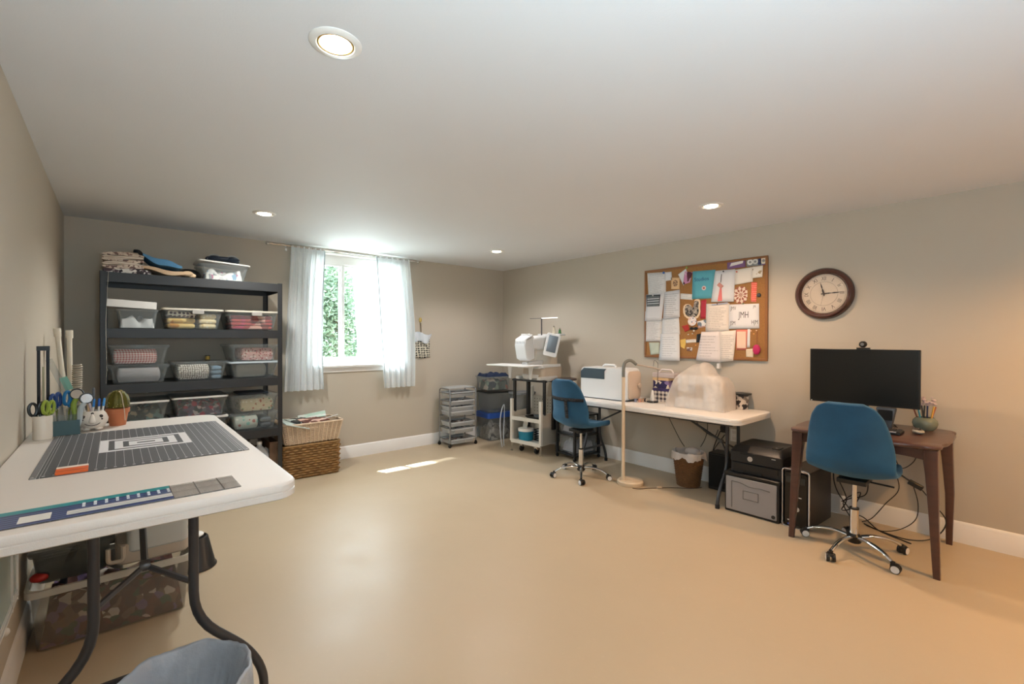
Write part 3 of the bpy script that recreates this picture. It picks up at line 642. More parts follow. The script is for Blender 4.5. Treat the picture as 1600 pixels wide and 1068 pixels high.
# punched measuring strip on the left posts
solo('measuring_tape', 'narrow white measuring strip hanging down the left shelf post', 'tape', B().tube(smooth_path([(0.052, 0, 1.93), (0.044, -0.002, 1.75), (0.036, 0, 1.5), (0.04, -0.002, 1.2), (0.036, 0, 1.06)]), 0.005, 6, flat=0.25), mat('tape_white', '#c9c3b6', 0.6), (SX0, SY0-0.008, 0))

CLR = clear('clear_bin_plastic', '#b7bbbb', 0.17, 0.15); LIDW = mat('white_bin_lid', '#c9c6c0', 0.4, var=0.02); LIDG = clear('pale_bin_lid', '#c2cdd2', 0.7); LIDT = mat('taupe_bin_lid', '#b9b1a2', 0.45, var=0.02)
LATCH = mat('grey_latch', '#8f8a84', 0.4)
def bin_(label, x0, x1, z0, z1, d=0.42, lid='white', y=4.775, group=None, latch=False, lidang=0.0, rz=0.0, taper=0.86):
    """clear bin whose front face spans x0..x1 (rim) and z0..z1"""
    w = x1-x0-0.024; h = z1-z0-(0.012 if lid else 0)
    t = thing('storage_bin', label, 'storage bin', ((x0+x1)/2, y+d/2+0.012, z0), rz, group)
    obj('body', tub_shell(w, d, h, taper, 0.03, rim=0.008), CLR, t)
    # raised ribs at the front corners catch light like the moulded bins
    for s in (-1, 1):
        obj('corner_rib', B().tube([(s*(w*taper/2-0.02), -d*taper/2-0.001, 0.012), (s*(w/2-0.02), -d/2+0.001, h-0.02)], 0.003, 6), CLR, t)
    if lid:
        M_ = {'white': LIDW, 'pale': LIDG, 'taupe': LIDT, 'clear': CLR}[lid]
        l = obj('lid', tub_lid(w, d, 0, 0.012, t=0.014), M_, t, loc=(0, 0, h+0.0005))
        if lidang: l.rotation_euler = (0, lidang, 0); l.location.z += abs(lidang)*w/2
        if latch: obj('latch', B().box((0.03, -d/2-0.014, h-0.012), (0.085, 0.012, 0.036)), LATCH, t, bevel=0.003)
    return t
def folded(label, x0, x1, z0, z1, m, d=0.3, y=4.80, layers=4, seed=0, group=None, name='folded_fabric'):
    """stack of folded cloth with soft rolled edges"""
    rnd = random.Random(seed); b = B(); n = layers; h = (z1-z0)/n
    for i in range(n):
        w = (x1-x0)*(1-rnd.uniform(0, .05)); dd = d*(1-rnd.uniform(0, .06)); ox = rnd.uniform(-.003, .003); L = []
        for dz, g in ((0.02, -.012), (.2, -.003), (.5, 0), (.8, -.003), (.98, -.012)): L.append([(x, yy, z0+h*(i+dz)) for x, yy in rrect(w+2*g, dd+2*g, .02, 3, ox)])
        b.loft(L)
    return solo(name, label, 'fabric', b, m, ((x0+x1)/2, y+d/2+0.015, 0), 0, group, smooth=True)
GING = pattern('red_gingham', 'gingham', ['#b04a50', '#ead9d2'], 55); DOTS = pattern('dotted_print', 'dots', ['#8b8078', '#ece6da'], 62)
PINKF = pattern('pink_floral', 'floral', ['#d9a9a0', '#b45555', '#eee0d2', '#7c5048'], 60); CREAMF = pattern('cream_floral', 'floral', ['#ddcfb0', '#b06a58', '#7f9c7a', '#efe8d4'], 45)
AQUAF = pattern('aqua_medallion', 'floral', ['#c6cbc0', '#8fc0b4', '#b0706a', '#e9e6d8'], 26); REDS = pattern('red_patchwork', 'patch', ['#a83a38', '#c25548', '#8b4038', '#d8a08e', '#b03a50'], 8)
GOLD = pattern('gold_floral_scrap', 'patch', ['#d09a45', '#e3c27a', '#c98a38', '#d8b060'], 9); STAR = pattern('cream_star_print', 'dots', ['#e9dfca', '#5a3a44'], 34)
DARKP = pattern('dark_print_scraps', 'patch', ['#23302c', '#3a4a48', '#6a8a84', '#1c2422', '#b0a48a', '#2d3a36'], 22); MULTI = pattern('multi_print_scraps', 'patch', ['#3a3a44', '#a83a50', '#6a5a70', '#c9b8b8', '#2c3a40', '#8a3040', '#7a7a86'], 24)
GREYC = pattern('grey_weave', 'gingham', ['#8d8a84', '#a39e94'], 130); PALEC = mat('pale_grey_cloth', '#a9a5a6', 0.9); WHTC = mat('white_cloth', '#cfcdca', 0.9); TAUPEC = pattern('taupe_weave', 'stripe', ['#978674', '#a99885'], 60); YELC = pattern('cream_lace', 'floral', ['#e6d2a6', '#cdb07a', '#f0e6cc'], 40)
z2, z3, z4 = SHZ[1]+0.002, SHZ[2]+0.002, SHZ[3]+0.002
# second shelf
bin_('small clear shoebox bin with white box lid, left of the second shelf', -0.008, 0.278, z2, 1.645, 0.34, None)
solo('box_lid', 'white cardboard box lid tilted over the shoebox bin on the second shelf', 'lid', B().box((0, 0, 0.031), (0.310, 0.26, 0.058)).xf(Matrix.Rotation(0.045, 4, 'Y')), mat('white_card', '#c8c5c0', 0.7), (0.102, 4.915, 1.6535))
heap(0.22, 0.26, 0.006, 0.105, WHTC, 'white packets inside the small shoebox bin on the second shelf', (0.135, 4.955, z2), 5, amp=0.3)
bin_('clear latch bin with gold and star print fabric, middle of second shelf', 0.288, 0.735, z2, 1.662, 0.42, 'taupe', latch=True)
folded('golden yellow fabric at the left of the middle latch bin', 0.325, 0.53, z2+.006, z2+.095, GOLD, layers=2)
solo('folded_fabric', 'cream star print fabric lying over the gold fabric in the middle latch bin', 'fabric', B().slab(0.20, 0.28, 0, 0.045, 0.02, 0, 0, 0.008).xf(Matrix.Rotation(0.08, 4, 'Y')), STAR, (0.43, 4.96, z2+.105))
folded('cream lace fabric bunched at the right of the middle latch bin', 0.55, 0.685, z2+.006, z2+.135, YELC, layers=3)
bin_('clear latch bin full of red fabric, right end of the second shelf', 0.742, 1.185, z2, 1.662, 0.42, 'taupe', latch=True)
folded('red patchwork fabrics inside the right latch bin on the second shelf', 0.785, 1.145, z2+.006, z2+.135, REDS, layers=4)
# third shelf
bin_('clear bin of pale cloth, lower left on the third shelf', -0.055, 0.345, z3, 1.193, 0.40, 'clear')
folded('pale grey cloth inside the lower left bin on the third shelf', 0.0, 0.29, z3+.008, z3+.125, PALEC, layers=1, d=.32)
bin_('clear bin with red gingham cloth, upper left on the third shelf', -0.055, 0.345, 1.196, 1.352, 0.40, 'clear')
folded('red gingham cloth inside the upper left bin on the third shelf', -0.022, 0.27, 1.204, 1.325, GING, layers=1, d=.33)
bin_('clear bin with dotted cloth, middle of the third shelf', 0.355, 0.768, z3, 1.207, 0.40, 'clear')
folded('cream dotted cloth inside the middle bin on the third shelf', 0.395, 0.635, z3+.008, z3+.14, DOTS, layers=1, d=.33)
folded('crinkled blue bag beside the dotted cloth in the middle bin', 0.64, 0.725, z3+.008, z3+.12, mat('blue_grey_film', '#7d97ab', 0.3, var=.3, vs=30), layers=3, d=.3)
t = thing('thread_spool', 'small gold thread spool on the lid of the dotted cloth bin', 'spool', (0.635, 4.98, 1.2105))
obj('core', B().lathe([(0.02, 0), (0.02, 0.006), (0.008, 0.008), (0.008, 0.04), (0.02, 0.042), (0.02, 0.048)], seg=16), BLACKP, t); obj('thread', B().lathe([(0.017, 0.009), (0.0185, 0.02), (0.017, 0.039)], seg=16), mat('gold_thread', '#a98d3a', 0.5), t)
bin_('clear bin with grey weave cloth, lower right on the third shelf', 0.768, 1.188, z3, 1.196, 0.40, 'pale')
folded('grey weave cloth inside the lower right bin on the third shelf', 0.82, 1.09, z3+.008, z3+.125, GREYC, layers=1, d=.32)
bin_('clear bin with pink floral cloth, upper right on the third shelf', 0.768, 1.188, 1.199, 1.352, 0.46, 'clear')
folded('pink floral cloth inside the upper right bin on the third shelf', 0.87, 1.15, 1.207, 1.325, PINKF, layers=1, d=.36)
# fourth shelf
bin_('clear bin with white lid, left lower on the fourth shelf behind the table', -0.055, 0.345, z4, 0.725, 0.40, 'white')
bin_('clear bin with white lid and dark scraps, left upper on the fourth shelf', -0.055, 0.345, 0.731, 0.895, 0.40, 'white')
heap(0.31, 0.31, 0.006, 0.12, DARKP, 'dark teal fabric scraps inside the left upper bin of the fourth shelf', (0.145, 4.99, 0.735), 12, amp=.3)
bin_('clear bin with white lid, middle lower on the fourth shelf', 0.355, 0.768, z4, 0.725, 0.40, 'white')
heap(0.32, 0.31, 0.006, 0.11, GREYC, 'grey cloth inside the middle lower bin of the fourth shelf', (0.56, 4.99, z4+.004), 15, amp=.3)
bin_('clear bin with white lid and multicoloured scraps, middle upper on the fourth shelf', 0.355, 0.768, 0.731, 0.905, 0.40, 'white')
heap(0.33, 0.32, 0.006, 0.135, MULTI, 'multicoloured fabric scraps inside the middle upper bin of the fourth shelf', (0.56, 4.99, 0.735), 17, amp=.25)
bin_('clear bin with aqua medallion cloth, right lower on the fourth shelf', 0.775, 1.188, z4, 0.722, 0.42, 'clear')
folded('aqua medallion print cloth inside the right lower bin of the fourth shelf', 0.815, 1.02, z4+.008, z4+.13, AQUAF, layers=1, d=.32)
folded('slate cloth beside the aqua medallion print in the right lower bin', 1.03, 1.13, z4+.008, z4+.10, mat('slate_cloth', '#5f666c', .9), layers=2, d=.3)
bin_('clear bin with cream floral cloth, right upper on the fourth shelf', 0.775, 1.188, 0.725, 0.885, 0.42, 'clear')
folded('cream floral cloth inside the right upper bin of the fourth shelf', 0.86, 1.15, 0.734, 0.852, CREAMF, layers=1, d=.33)
folded('navy cloth lying on the lid of the right upper bin, fourth shelf', 0.85, 1.12, 0.887, 0.905, mat('dark_slate_cloth', '#3c444e', .9), layers=1, d=.28, y=4.84)
# bottom shelf
z5 = SHZ[4]+0.001
solo('patterned_box', 'grey printed box at the back of the bottom shelf', 'box', B().box((0, 0, 0.16), (0.24, 0.22, 0.32)), pattern('grey_leaf_print', 'patch', ['#8f877c', '#5a5048', '#a59c90', '#443c36'], 12), (0.93, 5.06, z5), 0.15)
t = thing('plastic_jug', 'white plastic jug with cap on the bottom shelf', 'jug', (1.03, 4.86, z5))
obj('body', B().loft([[(x, y, z) for x, y in rrect(w_, d_, .03)] for z, w_, d_ in ((0, .13, .10), (.01, .15, .12), (.19, .15, .12), (.24, .10, .09), (.265, .045, .045), (.285, .04, .04))]), mat('milky_jug', '#b9bec2', .35), t)
obj('cap', B().lathe([(.022, .285), (.022, .31), (.018, .312)], seg=16), WHITE, t)
obj('handle', B().tube(round_path([(.045, 0, .245), (.075, 0, .22), (.078, 0, .13)], .03), .010), mat('milky_jug', '#b9bec2', .35), t)
solo('wooden_crate', 'brown wooden crate at the right end of the bottom shelf', 'crate', B().box((0, 0, .004), (.08, .36, .008)).box((-.037, 0, .15), (.006, .36, .30)).box((.037, 0, .15), (.006, .36, .30)).box((0, .177, .15), (.068, .006, .30)).box((0, -.177, .15), (.068, .006, .30)), mat('brown_wood_plain', '#6b4f38', .6, var=.2), (1.145, 4.98, z5))
# top shelf
zt = SHZ[0]+0.001
def bed_roll(label, loc, w, d, h, m, m2, layers, seed, rz=0.0):
    """folded quilts: rounded slab layers with visible rolled edge"""
    t = thing('folded_quilt', label, 'quilt', loc, rz, 'quilts on the shelf top'); rnd = random.Random(seed); hh = h/layers
    for i in range(layers):
        def fn(u, v, i=i):
            # closed oval section swept along y with waviness
            a = 2*PI*u; sx_ = (abs(math.cos(a))**0.55)*(1 if math.cos(a) > 0 else -1); sz_ = (abs(math.sin(a))**0.8)*(1 if math.sin(a) > 0 else -1)
            x = sx_*w/2*(1-0.03*math.sin(i*3+v*4)); z = hh*(i+.5)+sz_*hh*0.56+0.006*math.sin(x*24+i*2+v*3)
            return (x, (v-.5)*d*(1-.02*i), z)
        b = B().grid(fn, 36, 8, True); n = 36
        b.f.append(tuple(reversed(range(n)))); b.f.append(tuple(8*n+k for k in range(n)))
        q = obj('fold', b, m if i % 2 == 0 else m2, t)
    return t
QL = pattern('cream_toile_quilt', 'patch', ['#b9a898', '#8c7268', '#cbbdac', '#6d5650', '#bfae9e'], 44); QL2 = pattern('ivory_quilt', 'stripe', ['#cfc3b2', '#a8988a'], 60)
bed_roll('dark floral quilt at the bottom left of the shelf top', (0.075, 4.93, zt), 0.30, 0.30, 0.035, pattern('plum_white_floral', 'patch', ['#4a3a3e', '#c9c2ba', '#2c2428', '#9a8c88'], 34), QL, 1, 4)
bed_roll('stack of folded cream patterned quilts at left end of shelf top', (0.050, 4.93, zt+0.037), 0.255, 0.30, 0.125, QL, QL2, 5, 5)
t = thing('folded_garment', 'folded blue denim over tan canvas bag on the shelf top', 'clothes', (0.315, 4.93, zt), 0)
def drape(x0, x1, zf0, zf1, thk, ph):
    def top(u, v):
        x = x0+(x1-x0)*u; z = zf0+(zf1-zf0)*u+0.008*math.sin(u*9+ph)+0.004*math.sin(v*8+u*5); return (x, (v-.5)*.30, z)
    b = B().grid(top, 18, 10); n = len(b.v); b2 = B().grid(lambda u, v: (top(u, v)[0], top(u, v)[1]*.98, top(u, v)[2]-thk*(0.35+0.65*math.sin(PI*min(1, u*1.0)))), 18, 10)
    b.add(b2.v, b2.f)
    W = 19
    for row in (0, 10): 
        for i in range(18): b.f.append((row*W+i, row*W+i+1, n+row*W+i+1, n+row*W+i))
    for col in (0, 18):
        for j in range(10): b.f.append((j*W+col, (j+1)*W+col, n+(j+1)*W+col, n+j*W+col))
    return b
obj('canvas_layer', drape(-0.16, 0.19, 0.065, 0.040, 0.035, 0), mat('tan_canvas', '#b59a7c', .9, var=.1, bump=.002, bs=90), t)
obj('denim_layer', drape(-0.145, 0.115, 0.165, 0.105, 0.05, 2), mat('blue_denim', '#4a7ba0', .85, var=.25, vs=30, bump=.002, bs=200), t, label='faded blue denim layer')
obj('dark_strap', B().tube(smooth_path([(-.16, -.06, .09), (-.15, -.10, .15), (-.17, -.12, .185), (-.20, -.10, .19)]), .014, 8, flat=.5), mat('black_cloth', '#17171a', .9), t)
for i, (x, z, r_) in enumerate(((.155, .035, .034), (.185, .022, .026), (.13, .03, .022))):
    obj('bunched_end', B().ball((x, -.12, z), r_, 1.25, .8, .75), mat('tan_canvas', '#b59a7c', .9), t)
solo('leather_bag', 'black soft bag slumped behind the clear tub on shelf top', 'bag', B().ball((0, 0, .05), .075, 1.25, 1.2, .75), mat('black_leather', '#24221f', .45, bump=.004, bs=20), (0.50, 5.03, zt-.0))
bin_('clear open tub with white rim and notions, right of the shelf top', 0.545, 0.945, zt, 2.068, 0.36, None, y=4.79, taper=.84)
solo('tub_lid', 'white rimmed lid sitting askew on the shelf-top tub', 'lid', tub_lid(0.375, 0.36, 0, .014, t=.010).xf(Matrix.Rotation(0.05, 4, 'Y')), LIDW, (0.745, 4.982, 2.080))
heap(0.29, 0.28, 0.006, 0.10, pattern('notions_mix', 'patch', ['#c9c6c4', '#b85a80', '#d8d4cc', '#7fa0b8', '#e0dcd6', '#8a8a8c'], 18), 'colourful sewing notions packets inside the shelf-top tub', (0.745, 4.98, zt+.004), 31, name='notions_pile', cat='sewing notions', amp=.3)
t = thing('satchel', 'dark navy handbags with grey trim lying on the tub lid', 'bag', (0.755, 4.98, 2.1035))
NV = mat('dark_navy_cloth', '#1f2a38', .6, var=.2)
for s in (-1, 1):
    obj('pouch', B().ball((s*.07, 0, .032), .06, 1.15, 1.5, .55), NV, t)
    obj('trim', B().tube([(s*.07+.055*math.cos(a), -.045, .015+.055*math.sin(a)) for a in [.1+2.9*i/12 for i in range(13)]], .005, 6), mat('grey_trim', '#a7abad', .5), t)
obj('flap', B().slab(.12, .14, .02, .055, .03, 0, 0, .01), NV, t)
# ================================================================== BACK WALL: baskets, wall hanging, drawers, stacked bins
WICK = (lambda k: (lambda X: k.end(k.bsdf(k.mix(k.noise(14, 5), lin('#dcc6ad'), lin('#bfa68c')), 0.75, bump=k.noise(60), bdist=.003)))(0))(N('pale_wicker'))
RUSH = (lambda k: k.end(k.bsdf(k.mix(k.noise(26, 4), lin('#a8814c'), lin('#5a3d1e')), 0.8, bump=k.noise(90), bdist=.003)))(N('brown_rush'))
def woven_side(b, P, n, rows, z0, z1, amp, strand, taper, vert=True):
    """interlaced strands around a closed outline P(u) -> (x,y,nx,ny)"""
    for j in range(rows):
        z = z0+(z1-z0)*(j+.5)/rows; pts = []
        for i in range(n*2):
            u = i/(n*2); x, y, nx, ny = P(u, (z-z0)/(z1-z0)); s = amp*(1 if (i+j) % 2 else -1); pts.append((x+nx*s, y+ny*s, z))
        b.tube(pts, strand, 4, closed=True)
def outline(w, d, r, taper):
    base = rrect(w, d, r, 3)
    per = [0]; m_ = len(base)
    for i in range(m_): per.append(per[-1]+math.dist(base[i], base[(i+1) % m_]))
    def P(u, v):
        t_ = (u % 1)*per[-1]; i = 0
        while i < m_-1 and per[i+1] < t_: i += 1
        a, c_ = base[i], base[(i+1) % m_]; q = (t_-per[i])/max(1e-6, per[i+1]-per[i]); x, y = a[0]+(c_[0]-a[0])*q, a[1]+(c_[1]-a[1])*q
        tx, ty = c_[0]-a[0], c_[1]-a[1]; l = math.hypot(tx, ty) or 1; k_ = taper+(1-taper)*v
        return x*k_, y*k_, ty/l, -tx/l
    return P
def basket(name, label, loc, rz, w, d, h, taper, m, rows, n, strand, amp, stakes, rimr):
    t = thing(name, label, 'basket', loc, rz); P = outline(w, d, .02, taper)
    b = B(); L = []
    for z, g in ((0.003, 0), (h-.01, 0), (h-.01, -.006), (.010, -.006)):
        k_ = taper+(1-taper)*z/h; L.append([(x, y, z) for x, y in rrect(w*k_+2*g, d*k_+2*g, .02)])
    obj('body', b.loft(L), m, t)
    b = B(); woven_side(b, P, n, rows, .006, h-.008, amp, strand, taper); obj('weave', b, m, t, kind='stuff')
    if stakes:
        b = B()
        for i in range(stakes):
            q0 = P(i/stakes, 0); q1 = P(i/stakes, 1); b.tube([(q0[0]+q0[2]*.006, q0[1]+q0[3]*.006, 0.003), (q1[0]+q1[2]*.006, q1[1]+q1[3]*.006, h-.004)], .0055, 5)
        obj('stakes', b, mat('light_stake', '#d6bfa2', .7), t, kind='stuff')
    rim = [(P(i/48, 1)[0], P(i/48, 1)[1], h-.004) for i in range(48)]
    obj('rim', B().tube(rim, rimr, 6, closed=True), m, t)
    return t
basket('rush_basket', 'large brown woven rush basket on the floor beside the shelving', (1.515, 5.095, 0), -0.02, 0.58, 0.42, 0.335, 0.97, RUSH, 13, 26, 0.0125, 0.008, 0, 0.015)
basket('wicker_basket', 'pale pink wicker basket full of magazines atop the rush basket', (1.53, 5.075, 0.350), 0.02, 0.60, 0.42, 0.205, 0.86, WICK, 17, 60, 0.0048, 0.003, 44, 0.010)
mags = [(1.36, 4.99, .515, .24, .30, .10, '#c9d6d2', 'white and aqua magazine fanned open at the left of the wicker basket', -.30, 0.10),
        (1.53, 5.10, .520, .27, .21, .25, '#3b5a3a', 'green covered magazine near the back of the wicker basket', .10, -.06),
        (1.60, 5.16, .545, .28, .21, -.30, '#b9d6c6', 'pale mint magazine on top of the wicker basket pile', .16, .12),
        (1.56, 4.97, .535, .26, .20, .05, '#5a2a22', 'dark red patterned magazine lying in front in the wicker basket', .04, .05),
        (1.68, 5.02, .525, .24, .19, -.7, '#e6e6e2', 'white magazine leaning at the right side of the wicker basket', .30, -.05),
        (1.46, 5.05, .530, .26, .20, .4, '#1f2428', 'black covered magazine in the middle of the wicker basket', -.05, .10)]
for x, y, z, a, c_, rz, col, lb, ry, rx in mags:
    k = N('magazine_cover_'+col[1:]); cc = k.mix(k.ma('GREATER_THAN', k.noise(9, 3), .54), lin(col), lin('#d7dcd6' if col != '#5a2a22' else '#d8b0a0'))
    o = solo('magazine', lb, 'magazine', B().box((0, 0, 0), (a, c_, .009)), k.end(k.bsdf(cc, .35)), (x, y, z+.035), rz, 'magazines in the wicker basket'); o.rotation_euler = (rx, -ry, rz)

# wall hanging right of the curtain
COW = pattern('cow_print', 'dots', ['#cfcab8', '#2b2a26'], 34)
t = thing('wall_hanging', 'small hanging cow-print bib with white ruffle and wooden spoon top on back wall', 'wall hanging', (3.06, YB, 1.40))
b = B().grid(lambda u, v: ((u-.5)*(.22+.03*v)+.0, -.012-.006*math.sin(u*14+v*3), -.24*v+.01*math.sin(u*9)), 16, 10)
obj('skirt', b, COW, t, smooth=2, solid=.005)
b = B().grid(lambda u, v: ((u-.5)*(.19+.10*(1-v)), -.026-.010*math.sin(u*18), .085-.12*v+.02*math.sin(u*6)), 18, 8)
obj('ruffle', b, mat('white_blue_cotton', '#cfd6dc', .8), t, smooth=2, solid=.004)
obj('handle', B().tube([(-.01, -.012, .06), (-.016, -.012, .22)], .006, 8), mat('spoon_wood', '#6e5a44', .6), t)
obj('spoon_head', B().ball((-.022, -.014, .26), .022, 1, .45, 1.5), mat('gold_wood', '#b59a55', .5), t)

# chrome drawer cart
CHG = mat('grey_chrome_tube', '#9a9c9e', .25, .8); TRAYM = clear('frosted_drawer', '#cfd2d4', .52, .2)
RX, RY = 3.47, 5.14; t = thing('drawer_cart', 'grey tubular rolling cart with shallow clear drawers by the back wall', 'cart', (RX, RY, 0), -0.04)
cw, cdp, chh = .40, .27, .755
for s in (-1, 1):
    P = [(s*cw/2, -cdp/2, .05), (s*cw/2, -cdp/2, chh), (s*cw/2, cdp/2, chh), (s*cw/2, cdp/2, .05)]
    obj('side_frame', B().tube(round_path(P, .05), .008, 8), CHG, t)
for z in (.10, .245, .395, .60, .70):
    for y in (-cdp/2, cdp/2): obj('cross_rail', B().tube([(-cw/2, y, z), (cw/2, y, z)], .0055, 6), CHG, t)
    for s in (-1, 1): obj('runner', B().tube([(s*(cw/2-.004), -cdp/2, z), (s*(cw/2-.004), cdp/2, z)], .006, 6), CHG, t)
for sx in (-1, 1):
    for sy in (-1, 1):
        c_ = obj('caster', B().lathe([(.012, -.011), (.021, -.009), (.023, 0), (.021, .009), (.012, .011)], (sx*cw/2, sy*cdp/2, .024), 16, 'y'), BLACKP, t); obj('fork', B().box((sx*cw/2, sy*cdp/2, .045), (.014, .026, .02)), BLACKP, c_)
NOT = pattern('haberdashery', 'patch', ['#b9b5b0', '#6d6a6c', '#d6c9be', '#8f6e6a', '#4c4a50', '#c8c6c8', '#7a8088'], 26)
for i, z in enumerate((.655, .545, .465, .405, .265, .175, .04)):
    d = obj('drawer', tub_shell(cw-.035, cdp-.01, .062, .95, .02, rim=.005).xf(Matrix.Translation((0, 0, z))), TRAYM, t)
    obj('drawer_lip', B().box((0, -cdp/2-.006, z+.055), (cw-.04, .008, .012)).box((-cw/2+.02, 0, z+.058), (.008, cdp, .008)), mat('drawer_lip_white', '#bfc3c6', .3), d)
for i, (z, lb) in enumerate(((.66, 'topmost'), (.55, 'second'), (.47, 'third'), (.41, 'fourth'), (.27, 'fifth'), (.18, 'sixth'), (.045, 'lowest'))):
    b = B(); rn = random.Random(i)
    for _ in range(16): b.box((rn.uniform(-.14, .14), rn.uniform(-.10, .10), .003+.015), (rn.uniform(.03, .07), rn.uniform(.02, .05), .03), rn.uniform(0, 3))
    solo('notions', 'sewing notions inside the %s drawer of the grey drawer cart' % lb, 'sewing notions', b, NOT, (RX, RY, z+.006), -0.04, 'notions in the drawer cart', 'stuff')
solo('cart_top', 'clear lid sheet lying on top of the grey drawer cart', 'tray', B().slab(cw-.03, cdp-.02, 0, .012, .02), TRAYM, (RX, RY, chh+.008), -0.04)

# stacked clear bins in the corner
BB = clear('clear_grey_bin', '#9fa2a3', .30, .15)
def corner_bin(label, c, w, d, z0, h, lidm=None, taper=.9, lidt=.02, rz=-.10):
    t = thing('storage_bin', label, 'storage bin', (c[0], c[1], z0), rz, None)
    obj('body', tub_shell(w, d, h, taper, .03), BB, t)
    if lidm: obj('lid', tub_lid(w, d, 0, .012, t=lidt), lidm, t, loc=(0, 0, h+.0005))
    return t
c0 = (4.10, 5.13)
BLUEL = mat('blue_bin_lid', '#2a4f9a', .35)
corner_bin('bottom clear bin with blue lid in the corner stack', c0, .42, .33, 0, .315, BLUEL, lidt=.07)
heap(.35, .27, .006, .24, pattern('pale_craft_mix', 'patch', ['#b5ada2', '#8c8478', '#d0c8bc', '#a09890', '#6f6a66'], 12), 'pale craft supplies in the bottom corner bin', (c0[0], c0[1], .004), 41, -.10, 'craft_pile', 'craft supplies')
corner_bin('middle clear bin of the corner stack, nearly empty', c0, .41, .32, .393, .265, BLACKP, lidt=.018)
corner_bin('top open clear bin with navy cloth in the corner stack', (4.06, 5.12), .40, .31, .700, .190)
heap(.34, .26, .006, .16, pattern('dark_green_mix', 'patch', ['#4e5a4e', '#8a9a84', '#c9b7a4', '#3a4650', '#b06a5a', '#5d6a60'], 9), 'mixed cloth pieces inside the top corner bin', (4.06, 5.12, .704), 42, -.10)
heap(.37, .28, .0, .055, mat('navy_fleece', '#1d2c4a', .95, var=.3, bump=.006, bs=30), 'navy fleece spilling over the top corner bin', (4.06, 5.12, .885), 43, -.10, amp=.35)
# white hanger hose in front of corner bins
solo('white_cable_loop', 'white looped hose hanging beside the white cart', 'hose', B().tube(smooth_path([(0, 0, .0), (-.03, 0, .16), (-.035, 0, .36), (.005, .01, .50), (.05, .02, .535), (.04, .01, .38), (.02, 0, .12), (.03, 0, .01)]), .0065, 8), mat('pale_blue_white', '#c4ccd6', .4), (3.80, 4.60, .012))
bx = corner_bin('low grey bin with lid under the embroidery cart, rear', (4.27, 4.74), .28, .24, 0.0, .66, mat('grey_lid', '#77797c', .4), rz=0.0)

# ================================================================== EMBROIDERY MACHINE ON ITS CART
CW = mat('cart_cream_paint', '#d9d5cc', .4, var=.02); PEG = mat('cart_grey_panel', '#b7b1a5', .5, var=.02)
ca = math.atan2(.075, .485)
t = thing('machine_cart', 'white wheeled machine cart with open shelves under the embroidery machine', 'cart', (4.03, 4.205, 0), ca*0+.12)
# local frame: front faces -x, width along y
fx, ry_ = -.20, .235
for s in (-1, 1):
    obj('front_post', B().box((fx, s*ry_, .395), (.035, .035, .53)), CW, t, bevel=.003)
    obj('leveling_foot', B().tube([(fx, s*ry_, .0), (fx, s*ry_, .135)], .007, 8).lathe([(.017, 0), (.017, .008), (.008, .014)], (fx, s*ry_, 0), 12), CHROME, t)
    obj('rear_post', B().box((-fx, s*ry_, .46), (.035, .035, .66)), CW, t)
    obj('leveling_foot', B().tube([(-fx, s*ry_, .0), (-fx, s*ry_, .135)], .007, 8), CHROME, t)
obj('side_panel', B().box((0, -ry_, .315), (.40, .012, .37)), PEG, t); obj('side_panel', B().box((0, ry_, .315), (.40, .012, .37)), PEG, t)
obj('shelf', B().box((0, 0, .132), (.42, .47, .022)), CW, t); obj('shelf', B().box((0, 0, .415), (.42, .47, .018)), CW, t)
obj('front_rail', B().box((fx-.012, 0, .135), (.014, .47, .045)), CW, t); obj('front_rail', B().box((fx-.012, 0, .420), (.014, .47, .045)), CW, t)
b = B().box((.185, 0, .55), (.006, .44, .24)); pg = obj('peg_panel', b, PEG, t)
b = B()
for i in range(9):
    for j in range(5): b.lathe([(.006, 0), (.006, .002)], (.180, -.17+i*.043, .47+j*.04), 8, 'x')
obj('peg_hole', b, mat('dark_hole', '#3b3835', .9), pg, kind='stuff')
for s in (-1, 1):
    c_ = obj('caster', B().lathe([(.02, -.014), (.036, -.012), (.04, 0), (.036, .012), (.02, .014)], (fx+.06, s*.12, .042), 18, 'y'), BLACKP, t)
    obj('caster_fork', B().box((fx+.06, s*.12, .085), (.035, .045, .055)), CHROME, c_)
for s in (-1, 1):
    obj('upright', B().box((-.14, s*.24, .70), (.028, .03, .42)), BLACK, t); obj('upright', B().box((.10, s*.215, .56), (.05, .03, .66)), BLACK, t)
obj('support_bar', B().box((-.14, 0, .895), (.05, .53, .02)).box((.10, 0, .885), (.05, .50, .02)), BLACK, t)
obj('side_tray', B().lathe([(.13, .905), (.135, .91), (.135, .922), (.13, .927)], (.16, -.34, 0), 30), mat('brown_black_top', '#4a3a36', .4), t)
obj('side_arm', B().box((.02, -.262, .60), (.055, .03, .60)).box((.10, -.27, .895), (.20, .05, .02)), BLACK, t)
obj('machine_shelf', B().slab(.40, .42, .895, .912, .02, .06, -.02), mat('white_machine_shelf', '#cfccc8', .4), t)
solo('tape_tub', 'round teal plastic tub with white lid on the cart bottom shelf', 'tub', B().lathe([(.085, 0), (.09, .005), (.098, .125), (.092, .13), (.08, .125)], seg=28), mat('teal_plastic', '#1e7e9a', .35), (3.915, 4.27, .144))
t = thing('tub_lid', 'white lid with paper tag on the teal tub in the cart', 'lid', (3.915, 4.27, .2745)); obj('lid', B().lathe([(.101, -.014), (.102, .012), (.095, .02), (.01, .022)], seg=28), WHITE, t)
obj('paper_tag', B().box((.01, .02, .075), (.004, .08, .115), rx=.25), mat('paper_white', '#d4d2cd', .7), t)
t = thing('hoop_stack', 'stack of black embroidery hoops on the cart bottom shelf', 'hoop', (4.04, 4.10, .145))
